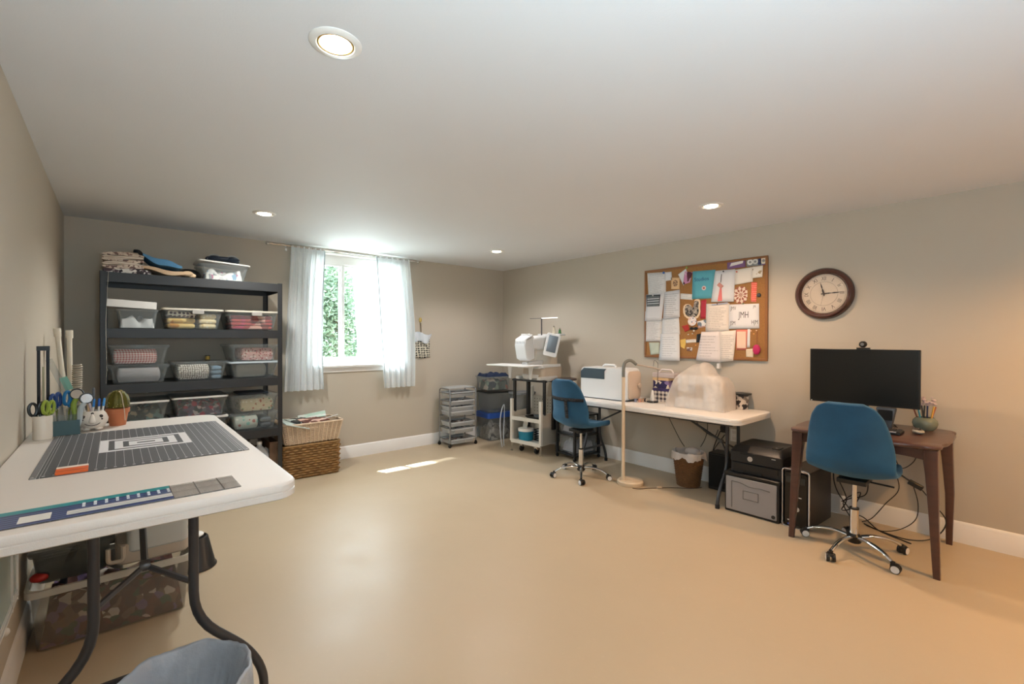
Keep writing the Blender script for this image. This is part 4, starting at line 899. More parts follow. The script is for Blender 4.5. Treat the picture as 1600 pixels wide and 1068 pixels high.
for i in range(5): obj('hoop', B().tube([(x, y, .012+i*.03) for x, y in rrect(.17-.01*(i % 2), .17, .04)], .008, 6, closed=True), BLACKP, t)
t = thing('spray_bottle', 'blue bottle with yellow cap on the cart middle shelf', 'bottle', (3.98, 4.035, .425)); obj('body', B().lathe([(.035, 0), (.037, .01), (.037, .10), (.02, .12)], seg=20), mat('navy_bottle', '#243f74', .3), t); obj('cap', B().lathe([(.042, .10), (.042, .115), (.026, .12), (.026, .145), (.01, .15)], seg=20), mat('yellow_cap', '#d8cf7e', .4), t)
solo('parts_tray', 'black parts tray on the cart middle shelf', 'tray', tub_shell(.16, .20, .035, .9, .02), BLACKP, (3.95, 4.13, .426), .12)

MWt = mat('machine_white', '#dfe0df', .35, var=.015); MCr = mat('machine_cream', '#cfc0ad', .4, var=.02); MGr = mat('machine_grey', '#8a8d90', .35); SCRN = mat('screen_grey', '#55585c', .15)
t = thing('embroidery_machine', 'white multi-needle embroidery machine with tilted screen on the wheeled cart', 'sewing machine', (4.03, 4.18, .912), .12)
# lower U-shaped base and carriage
obj('base', B().loft([[(x, y, z) for x, y in rrect(w_, .36, .05, 4, cx_)] for z, w_, cx_ in ((.012, .36, .10), (.03, .40, .09), (.13, .40, .09), (.15, .38, .10))]), MCr, t)
obj('pedestal', B().lathe([(.09, 0), (.12, .02), (.13, .06)], (-.08, .02, 0), 24), MWt, t)
for s in (-1, 1): obj('base_foot', B().box((-.02, s*.17, .02), (.36, .05, .04)), MWt, t, bevel=.01)
obj('column', B().loft([[(x, y, z) for x, y in rrect(w_, .26, .05, 4, cx_)] for z, w_, cx_ in ((.15, .26, .14), (.25, .19, .17), (.42, .17, .17), (.50, .20, .15))]), MCr, t)
obj('upper_arm', B().loft([[(x, y, z) for y, z in rrect(h_w, h_h, .04, 4, 0, zc)] for x, h_w, h_h, zc in ((.25, .22, .14, .45), (.12, .24, .18, .46), (-.10, .22, .17, .45), (-.20, .20, .13, .45))]), MWt, t)
obj('lower_arm', B().loft([[(x, y, z) for y, z in rrect(.09, h_h, .02, 3, 0, .19)] for x, h_h in ((.12, .09), (-.10, .07), (-.25, .055))]), MWt, t)
nb = B().prismy([(-.335, .50), (-.20, .56), (-.16, .50), (-.16, .26), (-.255, .235), (-.31, .26), (-.345, .42)], -.085, .085); obj('needle_case', nb, MWt, t, bevel=.012)
for i in range(6):
    y = -.0625+i*.025
    obj('tension_dial', B().lathe([(.010, 0), (.011, .012), (.006, .018)], (-.235, y, .545), 12), MWt, t); obj('needle_bar', B().tube([(-.255, y, .235), (-.255, y, .185)], .002, 6), CHROME, t)
    obj('take_up_lever', B().box((-.337, y, .455), (.012, .005, .03)), MGr, t)
obj('brand_plate', B().box((-.270, -.0865, .505), (.09, .003, .012), ry=-.35), MGr, t)
# tilted tablet screen on the near side
sc = obj('screen_housing', B().slab(.17, .285, -.022, .022, .02, 0, 0, .006).xf(Matrix.Translation((.015, -.21, .425)) @ Matrix.Rotation(-.85, 4, 'Z') @ Matrix.Rotation(.22, 4, 'Y') @ Matrix.Rotation(PI/2, 4, 'X')), MWt, t)
obj('screen', B().slab(.115, .205, .0225, .025, .004, -.0, .015).xf(Matrix.Translation((.015, -.21, .425)) @ Matrix.Rotation(-.85, 4, 'Z') @ Matrix.Rotation(.22, 4, 'Y') @ Matrix.Rotation(PI/2, 4, 'X')), SCRN, sc)
obj('screen_arm', B().tube([(.10, -.12, .40), (.04, -.19, .40)], .014), MGr, t)
obj('hoop_carriage', B().box((-.04, 0, .155), (.30, .34, .03)), MWt, t, bevel=.004); obj('carriage_rail', B().box((.03, -.19, .17), (.36, .03, .035)), MWt, t, bevel=.003)
# thread stand
obj('thread_tray', B().slab(.14, .36, .545, .565, .02, .24, -.03, .004), MWt, t)
obj('thread_mast', B().tube([(.10, .02, .50), (.10, .02, .765)], .008, 8), GREYM, t); obj('thread_guide', B().box((.10, .10, .765), (.014, .22, .006)), GREYM, t)
obj('glow_guide_bar', B().box((.10, -.11, .765), (.030, .24, .012)), mat('white_bar_glow', '#f4f4f0', .3, emit=.6), t, label='bright white guide bar')  # guide arm brightened by emission; it holds no lamp
t2 = t
# extension table in front
t = thing('extension_table', 'white flat extension table in front of the embroidery machine', 'machine table', (3.66, 4.205, 1.085), .12)
obj('table_plate', B().slab(.34, .66, 0, .014, .03, 0.03, .03, .004), mat('white_laminate', '#e4e3e0', .35), t)
for y in (-.16, .18): obj('bracket', B().prismx([(y, -.165), (y+.03, -.165), (y+.05, 0), (y-.02, 0)], .13, .142), mat('white_laminate', '#e4e3e0', .35), t)
for (dx, dy, col, h_, lb) in ((.24, -.07, '#ded3be', .085, 'cream thread cone on the embroidery machine thread tray'), (.24, -.165, '#2f6a3c', .055, 'green thread spool on the embroidery machine thread tray')):
    ca_, sa_ = math.cos(.12), math.sin(.12); p = (4.03+dx*ca_-dy*sa_, 4.18+dx*sa_+dy*ca_, .912+.566)
    t = thing('thread_spool', lb, 'spool', p); obj('thread', B().lathe([(.022, .004), (.019, .01), (.013, h_)], seg=16), mat('thread_'+col[1:], col, .7), t); obj('base', B().lathe([(.028, 0), (.028, .004)], seg=16), MGr, t); obj('tip', B().lathe([(.008, h_), (.006, h_+.02)], seg=10), mat('thread_tip', '#7a7266', .5), t)
solo('orange_cloth', 'orange cloth tucked beneath the embroidery machine base', 'cloth', B().ball((0, 0, 0), .06, 1.3, 1.4, .35), mat('orange_cloth', '#d87a35', .8), (4.17, 3.945, .90))
# clear drawers under the table, behind the first chair
t = thing('drawer_tower', 'black framed tower of two clear drawers under the long table', 'drawers', (4.20, 3.66, 0), -.12)
for sx in (-1, 1):
    for sy in (-1, 1): p = obj('post', B().box((sx*.19, sy*.155, .285), (.028, .028, .48)), BLACK, t); obj('caster', B().lathe([(.01, -.01), (.02, -.008), (.022, 0), (.02, .008), (.01, .01)], (sx*.19, sy*.155, .022), 14, 'y'), BLACKP, p)
for z in (.06, .29, .52): obj('frame_shelf', B().box((0, 0, z), (.40, .33, .016)), BLACK, t)
for z, lb in ((.07, 'lower'), (.30, 'upper')):
    dd = obj('drawer', tub_shell(.34, .30, .20, .94, .02).xf(Matrix.Translation((0, 0, z))), BB, t)
    heap(.28, .24, .006, .16, mat('white_lavender_cloth', '#c9c9d4', .85, var=.2, vs=12), 'white and lavender cloth inside the %s clear drawer' % lb, (4.20, 3.66, z+.008), 50+int(z*10), -.12, amp=.3)
# ================================================================== LONG TABLE ON THE RIGHT WALL
RT = 0.77; LCX, LCY = 4.09, 2.535
folding_table('long white folding table against the right wall under the cork board', (LCX, LCY, 0), 0.70, 1.90, RT, (-0.75, 0.80), 0.31, 0.11, 0.285)
# hard machine case (white) with dark window
t = thing('machine_case', 'large white hard sewing machine case with dark smoked window on the long table', 'case', (4.055, 3.085, RT+.001), .05)
CW2 = mat('case_white', '#dfe0df', .38, var=.015); CBG = mat('case_beige_side', '#cdb9a5', .45, var=.03)
L = []
for x, ins in ((-.125, .025), (-.115, .006), (-.09, 0), (.09, 0), (.115, .006), (.125, .03)):
    L.append([(x, y*(1-ins*1.2), z) for y, z in [(p[0], p[1]) for p in rrect(.60, .335, .045, 5, 0, .168)]])
obj('shell', B().loft(L), CW2, t)
b = B().prismx([(.25, .325), (.292, .29), (.292, .215), (-.02, .215), (-.02, .30), (-.045, .325)][::-1], -.131, -.10); obj('smoked_window', b, mat('smoked_window', '#51606a', .12, .2), t, bevel=.005, label='dark smoked window')
obj('side_cover', B().loft([[(x*1.0, y, z) for x, z in rrect(.23-2*g, .29-2*g, .04, 4, 0, .165)] for y, g in ((-.296, 0), (-.312, .003), (-.318, .02))]), CBG, t)
obj('handle', B().tube(round_path([(0, .09, .32), (0, .07, .362), (0, -.07, .362), (0, -.09, .32)], .02), .012, 10), CW2, t)
obj('base_line', B().box((0, 0, .006), (.256, .606, .008)), mat('dark_seam', '#3e3f42', .5), t)
obj('side_knob', B().lathe([(.022, 0), (.024, .015), (.01, .03)], (.05, -.345, .16), 18, 'y'), CBG, t)
# small odds at the case foot
for (x, y, c_, lb) in ((4.02, 2.735, '#8d92a8', 'small blue-grey spool at the foot of the white case'), (4.05, 2.705, '#d8a08c', 'small coral spool at the foot of the white case'), (4.085, 2.69, '#c9a88c', 'small tan spool at the foot of the white case'), (4.12, 2.695, '#3a2f2a', 'small dark spool at the foot of the white case')):
    solo('thread_spool', lb, 'spool', B().lathe([(.017, 0), (.017, .005), (.012, .007), (.012, .026), (.017, .028), (.017, .033)], seg=14), mat('sp_'+c_[1:], c_, .5), (x, y, RT+.001))
t = thing('thread_stand', 'white thread cone on black single-cone stand with bent wire arm', 'thread stand', (4.135, 2.61, RT+.001))
obj('base', B().lathe([(.055, 0), (.06, .004), (.055, .012), (.02, .016)], seg=28), BLACKP, t); obj('cone', B().lathe([(.024, .016), (.025, .022), (.014, .105), (.010, .12), (.008, .123)], seg=18), WHITE, t)
obj('wire_arm', B().tube(round_path([(.09, -.005, .0), (.09, -.005, .40), (.075, .03, .43), (.07, .035, .36)], .02), .0028, 6), GREYM, t)
obj('wire_base', B().tube([(.0, 0, .004), (.09, -.005, .004)], .004, 6), BLACKP, t)
PURP = pattern('purple_floral_box', 'patch', ['#e6dccb', '#4a3a78', '#2f2a58', '#8a78a8', '#d8cdbc'], 13); GEO = pattern('black_white_geo', 'gingham', ['#e6e0d8', '#352f42'], 24)
bxz = RT+.001
t = thing('photo_box', 'lower black and white patterned box behind the bagged machine', 'box', (4.33, 2.585, bxz), .05); obj('box', B().box((0, 0, .055), (.18, .17, .11)), GEO, t); obj('lid', B().box((0, 0, .122), (.188, .178, .025)), mat('plum_lid', '#3d3468', .5), t)
t = thing('photo_box', 'upper purple floral box stacked behind the bagged machine', 'box', (4.33, 2.585, bxz+.137), .03); obj('box', B().box((0, 0, .04), (.18, .17, .08)), PURP, t); obj('lid', B().box((0, 0, .093), (.188, .178, .025)), mat('buff_lid', '#d9b98c', .5), t)
t = thing('clear_case', 'clear handled plastic case on top of the purple floral box', 'case', (4.33, 2.56, bxz+.2445)); obj('case', B().slab(.17, .26, 0, .05, .02, 0, 0, .006), clear('pinkish_clear', '#d8cccb', .55), t); obj('handle', B().tube(round_path([(-.02, .08, .05), (-.02, .06, .082), (-.02, -.06, .082), (-.02, -.08, .05)], .02), .007), mat('pink_white', '#e6dcda', .4), t)
# sewing machine under a translucent bag
t = thing('sewing_machine', 'white sewing machine standing inside the translucent plastic bag', 'sewing machine', (4.135, 2.115, RT+.001), .06)
obj('bed', B().slab(.17, .40, 0, .085, .02, 0, 0, .006), MWt, t); obj('arm', B().slab(.13, .38, .215, .30, .03, 0, 0, .01), MWt, t)
obj('column', B().slab(.14, .13, .083, .22, .03, 0, -.125), MWt, t); obj('head', B().slab(.12, .09, .15, .23, .02, 0, .14), MWt, t)
obj('handwheel', B().lathe([(.02, -.012), (.05, -.01), (.052, 0), (.05, .01), (.02, .012)], (0, -.212, .20), 20, 'y'), MCr, t); obj('spool_pin', B().tube([(.02, -.10, .30), (.02, -.10, .36)], .005), MCr, t)
k = N('translucent_bag'); BAG = k.end(k.n('MixShader', {0: .58, 1: k.bsdf(k.mix(k.noise(7), lin('#ece4dc'), lin('#dccfc4')), .3, bump=k.noise(16, 5), bdist=.02), 2: k.n('BsdfTransparent').outputs[0]}).outputs[0])
HK = [(0, 0), (.02, .10), (.07, .20), (.13, .275), (.25, .335), (.42, .395), (.56, .425), (.64, .405), (.72, .335), (.80, .305), (.92, .295), (.97, .25), (.99, .12), (1, 0)]
def bagf(u, v):
    i = 0
    while i < len(HK)-2 and HK[i+1][0] < v: i += 1
    f = (v-HK[i][0])/(HK[i+1][0]-HK[i][0]); h = HK[i][1]+(HK[i+1][1]-HK[i][1])*f
    th = PI*u; c_, s_ = math.cos(th), math.sin(th); endf = min(1, 9*min(v, 1-v)+.55)
    cx_ = (abs(c_)**.55)*(1 if c_ > 0 else -1); z = h*(s_**.62) if s_ > 1e-6 else 0
    n = .004*math.sin(9*v*PI+6*u)+.004*math.sin(17*v+19*u)+.002*math.sin(41*v-23*u)
    return (cx_*(.150*endf*(1-.25*z/.43)+n), .275-.56*v+.012*math.sin(7*u+4*v)*(1 if .02 < v < .98 else 0)+(.02*z/.43 if v < .5 else -.01), z+.003+n*.4*(1 if s_ > .1 else 0))
solo('plastic_bag', 'large translucent plastic bag draped over the sewing machine on the long table', 'bag', B().grid(bagf, 40, 70), BAG, (4.13, 2.115, RT+.001), .06, smooth=2)
t = thing('round_tin', 'black and white patterned round box with black rimmed lid at table back', 'box', (4.375, 1.83, RT+.001)); obj('box', B().lathe([(.055, 0), (.060, .13)], seg=28), pattern('dark_lace_print', 'patch', ['#5a4e48', '#c9b9aa', '#2f2826', '#8a7a6c'], 22), t); obj('lid', B().lathe([(.064, .131), (.083, .137), (.083, .146), (.05, .15), (.01, .15)], seg=28), BLACKP, t)
solo('plug_adapter', 'small white plug adapter on the wall below the cork board', 'plug', B().slab(.045, .03, 0, .05, .006, 0, 0, .003), WHITE, (4.435, 2.07, 1.128))

# floor lamp
LC = mat('cream_lamp', '#d3bfa4', .4, var=.02); LG = mat('grey_gooseneck', '#6f6e66', .45)
t = thing('floor_lamp', 'cream floor lamp with round base and grey gooseneck before the long table', 'floor lamp', (3.80, 2.64, 0))
obj('base', B().lathe([(.120, 0), (.124, .006), (.124, .034), (.115, .044), (.06, .050), (.01, .052)], seg=40), LC, t)
obj('pole', B().tube([(-.075, .03, .048), (-.075, .03, 1.035)], .0165, 14), LC, t)
obj('collar', B().tube([(-.075, .03, 1.03), (-.075, .03, 1.045)], .0185, 14), LC, t)
obj('gooseneck', B().tube(smooth_path([(-.075, .03, 1.04), (-.073, .03, 1.12), (-.06, .02, 1.185), (-.015, -.01, 1.205), (.03, -.045, 1.165)]), .0155, 12), LG, t)
obj('lamp_arm', B().tube(smooth_path([(.03, -.045, 1.165), (.09, -.09, 1.150), (.15, -.15, 1.135), (.20, -.20, 1.115)]), .008, 8), mat('clear_taupe', '#a89888', .3), t)
CBL = mat('black_cable', '#1a1716', .5)
def cable(label, pts, r=.0035, m=CBL, name='cable', group=None, cat='cable'): return solo(name, label, cat, B().tube(smooth_path(pts, 8), r, 6), m, (0, 0, 0), 0, group)
cable('dark cord running on the floor from the lamp base to the waste basket', [(3.70, 2.545, .004), (3.73, 2.49, .004), (3.82, 2.44, .004), (3.98, 2.32, .004), (4.12, 2.18, .004), (4.22, 2.13, .004)], .0035, mat('brown_cord', '#4a3524', .5))
solo('cord_switch', 'small pale inline switch on the lamp cord', 'switch', B().slab(.05, .018, 0, .016, .006, 0, 0, .003), mat('switch_cream', '#dcc3a8', .4), (3.90, 2.385, .002), -.6)

# wicker waste basket with white liner
t = thing('waste_basket', 'brown wicker waste basket with white liner under the long table', 'waste bin', (4.20, 2.255, 0))
obj('body', B().lathe([(.098, 0), (.10, .01), (.138, .305), (.132, .305), (.095, .012)], seg=32), mat('brown_wicker_dark', '#6b4728', .7, var=.15), t)
b = B()
for j in range(26):
    z = .008+j*.0115; R_ = .101+(.138-.10)*z/.305; b.tube([((R_+.003*(1 if (i+j) % 2 else -1))*math.cos(2*PI*i/40), (R_+.003*(1 if (i+j) % 2 else -1))*math.sin(2*PI*i/40), z) for i in range(40)], .0055, 4, closed=True)
obj('weave', b, mat('brown_wicker', '#74502e', .7, var=.45, vs=40), t, kind='stuff')
def lin_(u, v):
    a = 2*PI*u; w_ = math.sin(5*a+1)+.6*math.sin(9*a)+.3*math.sin(23*a)
    if v < .5: k_ = v/.5; return ((.155+.010*w_*(1-k_))*math.cos(a), (.155+.010*w_*(1-k_))*math.sin(a), .27+.058*k_-.012*w_*(1-k_))
    k_ = (v-.5)/.5; R_ = .150-.04*k_+.012*w_*k_; return (R_*math.cos(a), R_*math.sin(a), .330+.030*math.sin(k_*PI)+.012*w_*math.sin(k_*PI)-.09*k_)
obj('liner', B().grid(lin_, 90, 16, True), mat('white_liner', '#cfc8c4', .4, bump=.01, bs=25), t, smooth=2)
b = B(); 
solo('crumpled_tissue', 'crumpled pale tissue poking out of the wicker waste basket', 'tissue', B().ball((0, 0, 0), .05, 1.2, 1.5, .9), mat('tissue', '#bdb6b2', .8, bump=.012, bs=18), (4.20, 2.21, .33))

# speaker / subwoofer beside, file box, printer, computer tower
t = thing('subwoofer', 'black subwoofer speaker on the floor under the long table', 'speaker', (4.345, 2.0, 0)); obj('cabinet', B().slab(.18, .17, .0, .345, .01, 0, 0, .005), BLACKP, t)
obj('grille', B().box((-.092, 0, .18), (.006, .155, .30)), mat('black_grille', '#0e0e0e', .9), t)
t = thing('file_box', 'grey fronted file box on floor below the black printer', 'file box', (4.02, 1.53, 0), 0)
FBG = mat('grey_file_front', '#8f8987', .5, var=.03); FBD = mat('dark_groove', '#5a5654', .6)
obj('carcass', B().slab(.37, .415, .0, .30, .01, 0, 0, .003), mat('black_file_body', '#1c1b1c', .4), t)
obj('lid', B().slab(.39, .43, .296, .322, .012, 0, 0, .005), BLACKP, t)
obj('front_panel', B().slab(.27, .385, 0, .012, .008, 0, 0, .003).xf(Matrix.Translation((-.186, 0, .155)) @ Matrix.Rotation(-PI/2, 4, 'Y')), FBG, t)
obj('label_holder', B().tube([(-.1995, y, z) for y, z in ((.055, .195), (-.06, .195), (-.06, .130), (.055, .130))], .003, 4, closed=True), FBD, t)
P = [(-.1995, .145-.29*i/20, .255-.022*(1 / (1+math.exp(-(i-7)*.9)))+.006*math.exp(-(i-15)**2/8)) for i in range(21)]
obj('moulded_curve', B().tube(P, .003, 5), FBD, t); obj('moulded_edge', B().tube([(-.1995, .145, .255), (-.1995, .145, .04)], .0025, 4), FBD, t)
obj('badge', B().lathe([(.014, 0), (.014, .003)], (-.201, -.17, .045), 16, 'x'), BLACKP, t)
t = thing('laser_printer', 'black laser printer resting on the grey file box', 'printer', (4.05, 1.51, .3225), 0)
PB = mat('printer_black', '#1b1c1e', .38, var=.05)
obj('lower_body', B().slab(.36, .39, .0, .085, .015, 0, 0, .004), PB, t); obj('upper_body', B().slab(.37, .40, .086, .175, .02, 0, 0, .006), PB, t)
obj('top_cover', B().loft([[(x, y, z) for x, y in rrect(w_, d_, .03, 4, cx_)] for z, w_, d_, cx_ in ((.173, .37, .40, 0), (.205, .34, .37, .02), (.222, .30, .33, .03), (.212, .20, .26, .02))]), PB, t)
obj('paper_tray', B().box((-.182, 0, .048), (.008, .33, .06)), mat('printer_tray', '#141415', .4), t); obj('tray_grip', B().box((-.187, .02, .018), (.006, .14, .02)), mat('deep_black', '#050505', .6), t)
obj('front_grip', B().box((-.186, .06, .160), (.006, .11, .014)), mat('deep_black', '#050505', .6), t)
BDG = mat('silver_badge', '#c9c9c9', .3, .6)
bd = obj('badge', B().lathe([(.020, 0), (.020, -.003), (.017, -.003), (.017, -.002)], (-.1855, .04, .125), 24, 'x'), BDG, t); text('badge_lettering', 'DELL', .013, BDG, bd, facing('-x', (-.190, .04, .125)), sx=.9)
obj('sticker', B().box((-.183, -.155, .03), (.004, .02, .02)), BDG, t)
obj('button_panel', B().box((-.06, -.12, .222), (.10, .05, .006)), BLACKP, t); obj('model_text', B().box((-.1862, -.135, .155), (.002, .03, .005)), BDG, t); obj('power_light', B().box((-.08, -.12, .226), (.006, .014, .003)), BDG, t)
t = thing('computer_tower', 'black desktop computer tower with silver framed front beside the desk', 'computer', (4.06, 1.20, 0), -.06)
obj('case', B().slab(.42, .175, .008, .425, .008, 0.01, 0, .004), mat('tower_case', '#241f1d', .35), t)
obj('front_bezel', B().slab(.40, .16, 0, .02, .02, 0, 0, .005).xf(Matrix.Translation((-.200, 0, .215)) @ Matrix.Rotation(-PI/2, 4, 'Y')), mat('gloss_black', '#0b0b0c', .12), t)
obj('silver_frame', B().tube([(-.222, y, z) for y, z in rrect(.182, .435, .02, 4, 0, .22)], .005, 8, closed=True), mat('silver_trim', '#cdcdd0', .2, .8), t)
bd = obj('badge', B().lathe([(.017, 0), (.017, -.003), (.014, -.003)], (-.2205, -.01, .145), 24, 'x'), BDG, t); text('badge_lettering', 'DELL', .010, BDG, bd, facing('-x', (-.2245, -.01, .145)), sx=.9)
obj('drive_door', B().box((-.2215, 0, .36), (.003, .13, .05)), mat('drive_grey', '#2a2e2e', .25), t); obj('sticker', B().box((-.2215, .045, .055), (.002, .022, .008)), BDG, t)
obj('status_light', B().box((-.2215, .04, .025), (.002, .03, .012)), mat('blue_sticker', '#5060b0', .3), t); obj('usb_port', B().box((-.2215, -.03, .235), (.002, .02, .008)), BDG, t)
# wall outlet, power strip, cables
t = thing('wall_outlet', 'double wall outlet with cover plate behind the long table leg', 'outlet', (XR, 1.93, .50)); obj('plate', B().box((-.003, 0, 0), (.006, .075, .118)), WHITE_P, t, bevel=.002)
for z in (-.03, .03): obj('socket', B().box((-.007, 0, z), (.003, .034, .028)), mat('socket_ivory', '#d8d4ce', .4), t)
t = thing('power_adapter', 'black power adapters plugged beside the long table leg', 'adapter', (4.38, 2.02, .55)); obj('brick', B().box((.06, 0, 0), (.035, .06, .07)).box((.03, .0, .01), (.04, .035, .04)), BLACKP, t, bevel=.004); obj('plug', B().box((.068, 0, 0), (.02, .03, .03)), BLACKP, t)
cable('black cable looping down from the long table to the power adapters', [(4.30, 2.28, .74), (4.34, 2.26, .62), (4.38, 2.2, .52), (4.40, 2.1, .47), (4.40, 2.06, .54)])
cable('thin cable hanging from the table edge into the basket side', [(4.05, 2.40, .70), (4.09, 2.36, .58), (4.14, 2.31, .44), (4.17, 2.28, .375)])
cable('thin cable drooping behind the wicker waste basket', [(4.36, 2.16, .72), (4.37, 2.15, .55), (4.36, 2.17, .44), (4.33, 2.20, .36)])
cable('looped black power lead tangled behind the waste basket', [(4.40, 2.04, .53), (4.36, 2.08, .38), (4.40, 2.12, .25), (4.37, 2.13, .12), (4.41, 2.10, .03), (4.40, 1.98, .02)], .0045)
cable('second black lead crossing the baseboard behind the basket', [(4.41, 2.0, .50), (4.39, 2.10, .33), (4.42, 2.14, .18), (4.40, 2.11, .05)], .0045)

# ================================================================== SWIVEL CHAIRS
BLUEV = (lambda k: k.end(k.bsdf(k.mix(k.noise(7, 5), lin('#195577'), lin('#0e3b58')), .8, bump=k.noise(12, 4), bdist=.004, **{'Sheen Weight': .3, 'Sheen Tint': (.35, .6, .8, 1)})))(N('blue_velvet'))
def swivel_chair(label, loc, yaw, seatz, arms, strap=False):
    t = thing('swivel_chair', label, 'chair', loc, 0, 'blue velvet swivel chairs')
    a0 = yaw
    prof = [(.225, -.035, .150), (.232, -.012, .190), (.19, .004, .222), (.09, -.004, .236), (-.03, -.012, .240), (-.13, 0.004, .240), (-.190, .045, .238), (-.222, .11, .236), (-.240, .20, .228), (-.256, .30, .212), (-.272, .39, .188), (-.284, .45, .150), (-.290, .478, .095)]
    nP = len(prof)-1
    def fn(u, v):
        q = v*nP; i = min(int(q), nP-1); f = q-i; x, z, w_ = [prof[i][j]*(1-f)+prof[i+1][j]*f for j in range(3)]
        s_ = (u-.5)*2; back = min(1, max(0, (v-.42)/.2)); e = s_*s_
        edge = abs(s_)**3
        return (x+back*.085*e*(1-.85*max(0, (v-.7)/.3)), s_*w_, z+(1-back)*.045*e*(.4+.6*min(1, v*3)))
    b = B().grid(fn, 20, 36); R_ = Matrix.Rotation(a0, 4, 'Z'); T_ = Matrix.Translation((0, 0, seatz))
    obj('seat_shell', b.xf(T_ @ R_), BLUEV, t, smooth=2, solid=.042, subsurf=1)
    def edgept(u, v):
        p = fn(u, v); return T_ @ R_ @ Vector(p)
    obj('seat_plate', B().box((0, 0, seatz-.055), (.20, .16, .03)).xf(R_), BLACKP, t, bevel=.004)
    obj('tilt_lever', B().tube([R_ @ Vector((.02, -.05, seatz-.06)), R_ @ Vector((.05, -.20, seatz-.075))], .006, 6), BLACKP, t)
    obj('gas_piston', B().tube([(0, 0, .26), (0, 0, seatz-.05)], .0145, 16), CHROME, t)
    obj('piston_sleeve', B().tube([(0, 0, .10), (0, 0, .285)], .026, 20), CHROME, t)
    obj('sleeve_collar', B().tube([(0, 0, .28), (0, 0, .292)], .0275, 20), BLACKP, t)
    hub = obj('base_hub', B().lathe([(.035, .06), (.042, .07), (.042, .105), (.032, .115), (.028, .12)], seg=24), BLACKP, t)
    for an in arms:
        c_, s_ = math.cos(an), math.sin(an)
        P = smooth_path([(c_*.03, s_*.03, .095), (c_*.12, s_*.12, .105), (c_*.21, s_*.21, .090), (c_*.275, s_*.275, .060)], 5)
        ar = obj('base_arm', B().tube(P, .0165, 10, r1=.012, flat=.75), CHROME, t)
        w0 = (c_*.285, s_*.285, .0)
        cs = obj('caster', B().tube([(w0[0], w0[1], .040), (w0[0], w0[1], .066)], .010, 8), BLACKP, t)
        wr = an+.6; nx, ny = -math.sin(wr), math.cos(wr)
        for q in (-1, 1):
            M_ = Matrix.Translation((w0[0]+nx*q*.0155+math.cos(wr)*.012, w0[1]+ny*q*.0155+math.sin(wr)*.012, .0265)) @ Matrix.Rotation(wr, 4, 'Z')
            obj('wheel', B().lathe([(.005, -.0095), (.0245, -.0095), (.0265, -.005), (.0265, .005), (.0245, .0095), (.005, .0095)], (0, 0, 0), 20, 'y').xf(M_), BLACKP, cs)
            obj('wheel_ring', B().lathe([(.014, q*.0097), (.0215, q*.0097), (.0215, q*.0105), (.014, q*.0105)], (0, 0, 0), 20, 'y').xf(M_), mat('white_ring', '#d8d8d8', .35), cs)
        obj('wheel_hood', B().box((w0[0]+math.cos(wr)*.008, w0[1]+math.sin(wr)*.008, .043), (.046, .034, .022), rz=wr), BLACKP, cs, bevel=.005)
    if strap:
        P = []
        for i in range(25):
            u = i/24; p = Vector(fn(u, .735)); q = Vector(fn(u, .60)); P.append(T_ @ R_ @ (p+Vector((-.030, 0, 0))))
        st = B()
        for i in range(24):
            a, c_ = P[i], P[i+1]; st.add([a+Vector((0, 0, .016)), c_+Vector((0, 0, .016)), c_-Vector((0, 0, .016)), a-Vector((0, 0, .016))], [(0, 1, 2, 3)])
        obj('back_strap', st, mat('black_strap', '#17171a', .8), t, solid=.006)
        st = B(); P = [T_ @ R_ @ (Vector(fn(.40, .735-.17*i/8))+Vector((-.031-.002*i, 0, 0))) for i in range(9)]; side = R_ @ Vector((0, .019, 0))
        for i in range(8): st.add([P[i]+side, P[i]-side, P[i+1]-side, P[i+1]+side], [(0, 1, 2, 3)])
        obj('vertical_strap', st, mat('black_strap', '#17171a', .8), t, solid=.006)
    return t
def ang(c, pts): return [math.atan2(p[1]-c[1], p[0]-c[0]) for p in pts]
c2 = (3.735, .83); A2 = ang(c2, [(3.757, 1.129), (3.44, .896), (3.56, .583), (3.91, .621), (4.03, .932)])
c1 = (3.63, 3.12); A1 = ang(c1, [(3.406, 3.268), (3.415, 2.934), (3.719, 2.861), (3.689, 3.359), (3.91, 3.171)])
swivel_chair('blue velvet swivel chair with chrome base at the dark wood desk', (c2[0], c2[1], 0), .03, .535, A2)
swivel_chair('blue velvet swivel chair with black back straps at the far end of the long table', (c1[0], c1[1], 0), -.02, .535, A1, True)

# ================================================================== DESK AND COMPUTER
DZ = .78
k = N('dark_walnut'); v = k.n('Mapping', {'Vector': k.co(), 'Scale': (14, 2.2, 14)}); nn = k.n('TexNoise', {'Vector': v.outputs[0], 'Scale': 3.0, 'Detail': 6}).outputs['Fac']
WAL = k.end(k.bsdf(k.mix(nn, lin('#3d2520'), lin('#57362d')), .28, bump=k.noise(80), bdist=.0005, **{'Coat Weight': .3, 'Coat Roughness': .15}))
DX0, DX1, DY0, DY1 = 3.615, 4.425, .378, 1.218
t = thing('wooden_desk', 'small dark walnut desk with scalloped top against the right wall', 'desk', ((DX0+DX1)/2, (DY0+DY1)/2, 0))
w_, d_ = (DX1-DX0)/2, (DY1-DY0)/2; ol = []
for i in range(120):
    a = 2*PI*i/120; c_, s_ = math.cos(a), math.sin(a); x = abs(c_)**.28*(1 if c_ > 0 else -1); y = abs(s_)**.28*(1 if s_ > 0 else -1)
    # shallow reverse curve near each corner of the long sides
    fx_ = .022*math.exp(-((abs(y)-.62)**2)/.02)*(1 if x > 0 else -1)*(abs(x) > .9); fy_ = .022*math.exp(-((abs(x)-.62)**2)/.02)*(1 if y > 0 else -1)*(abs(y) > .9)
    ol.append((x*w_-fx_, y*d_-fy_))
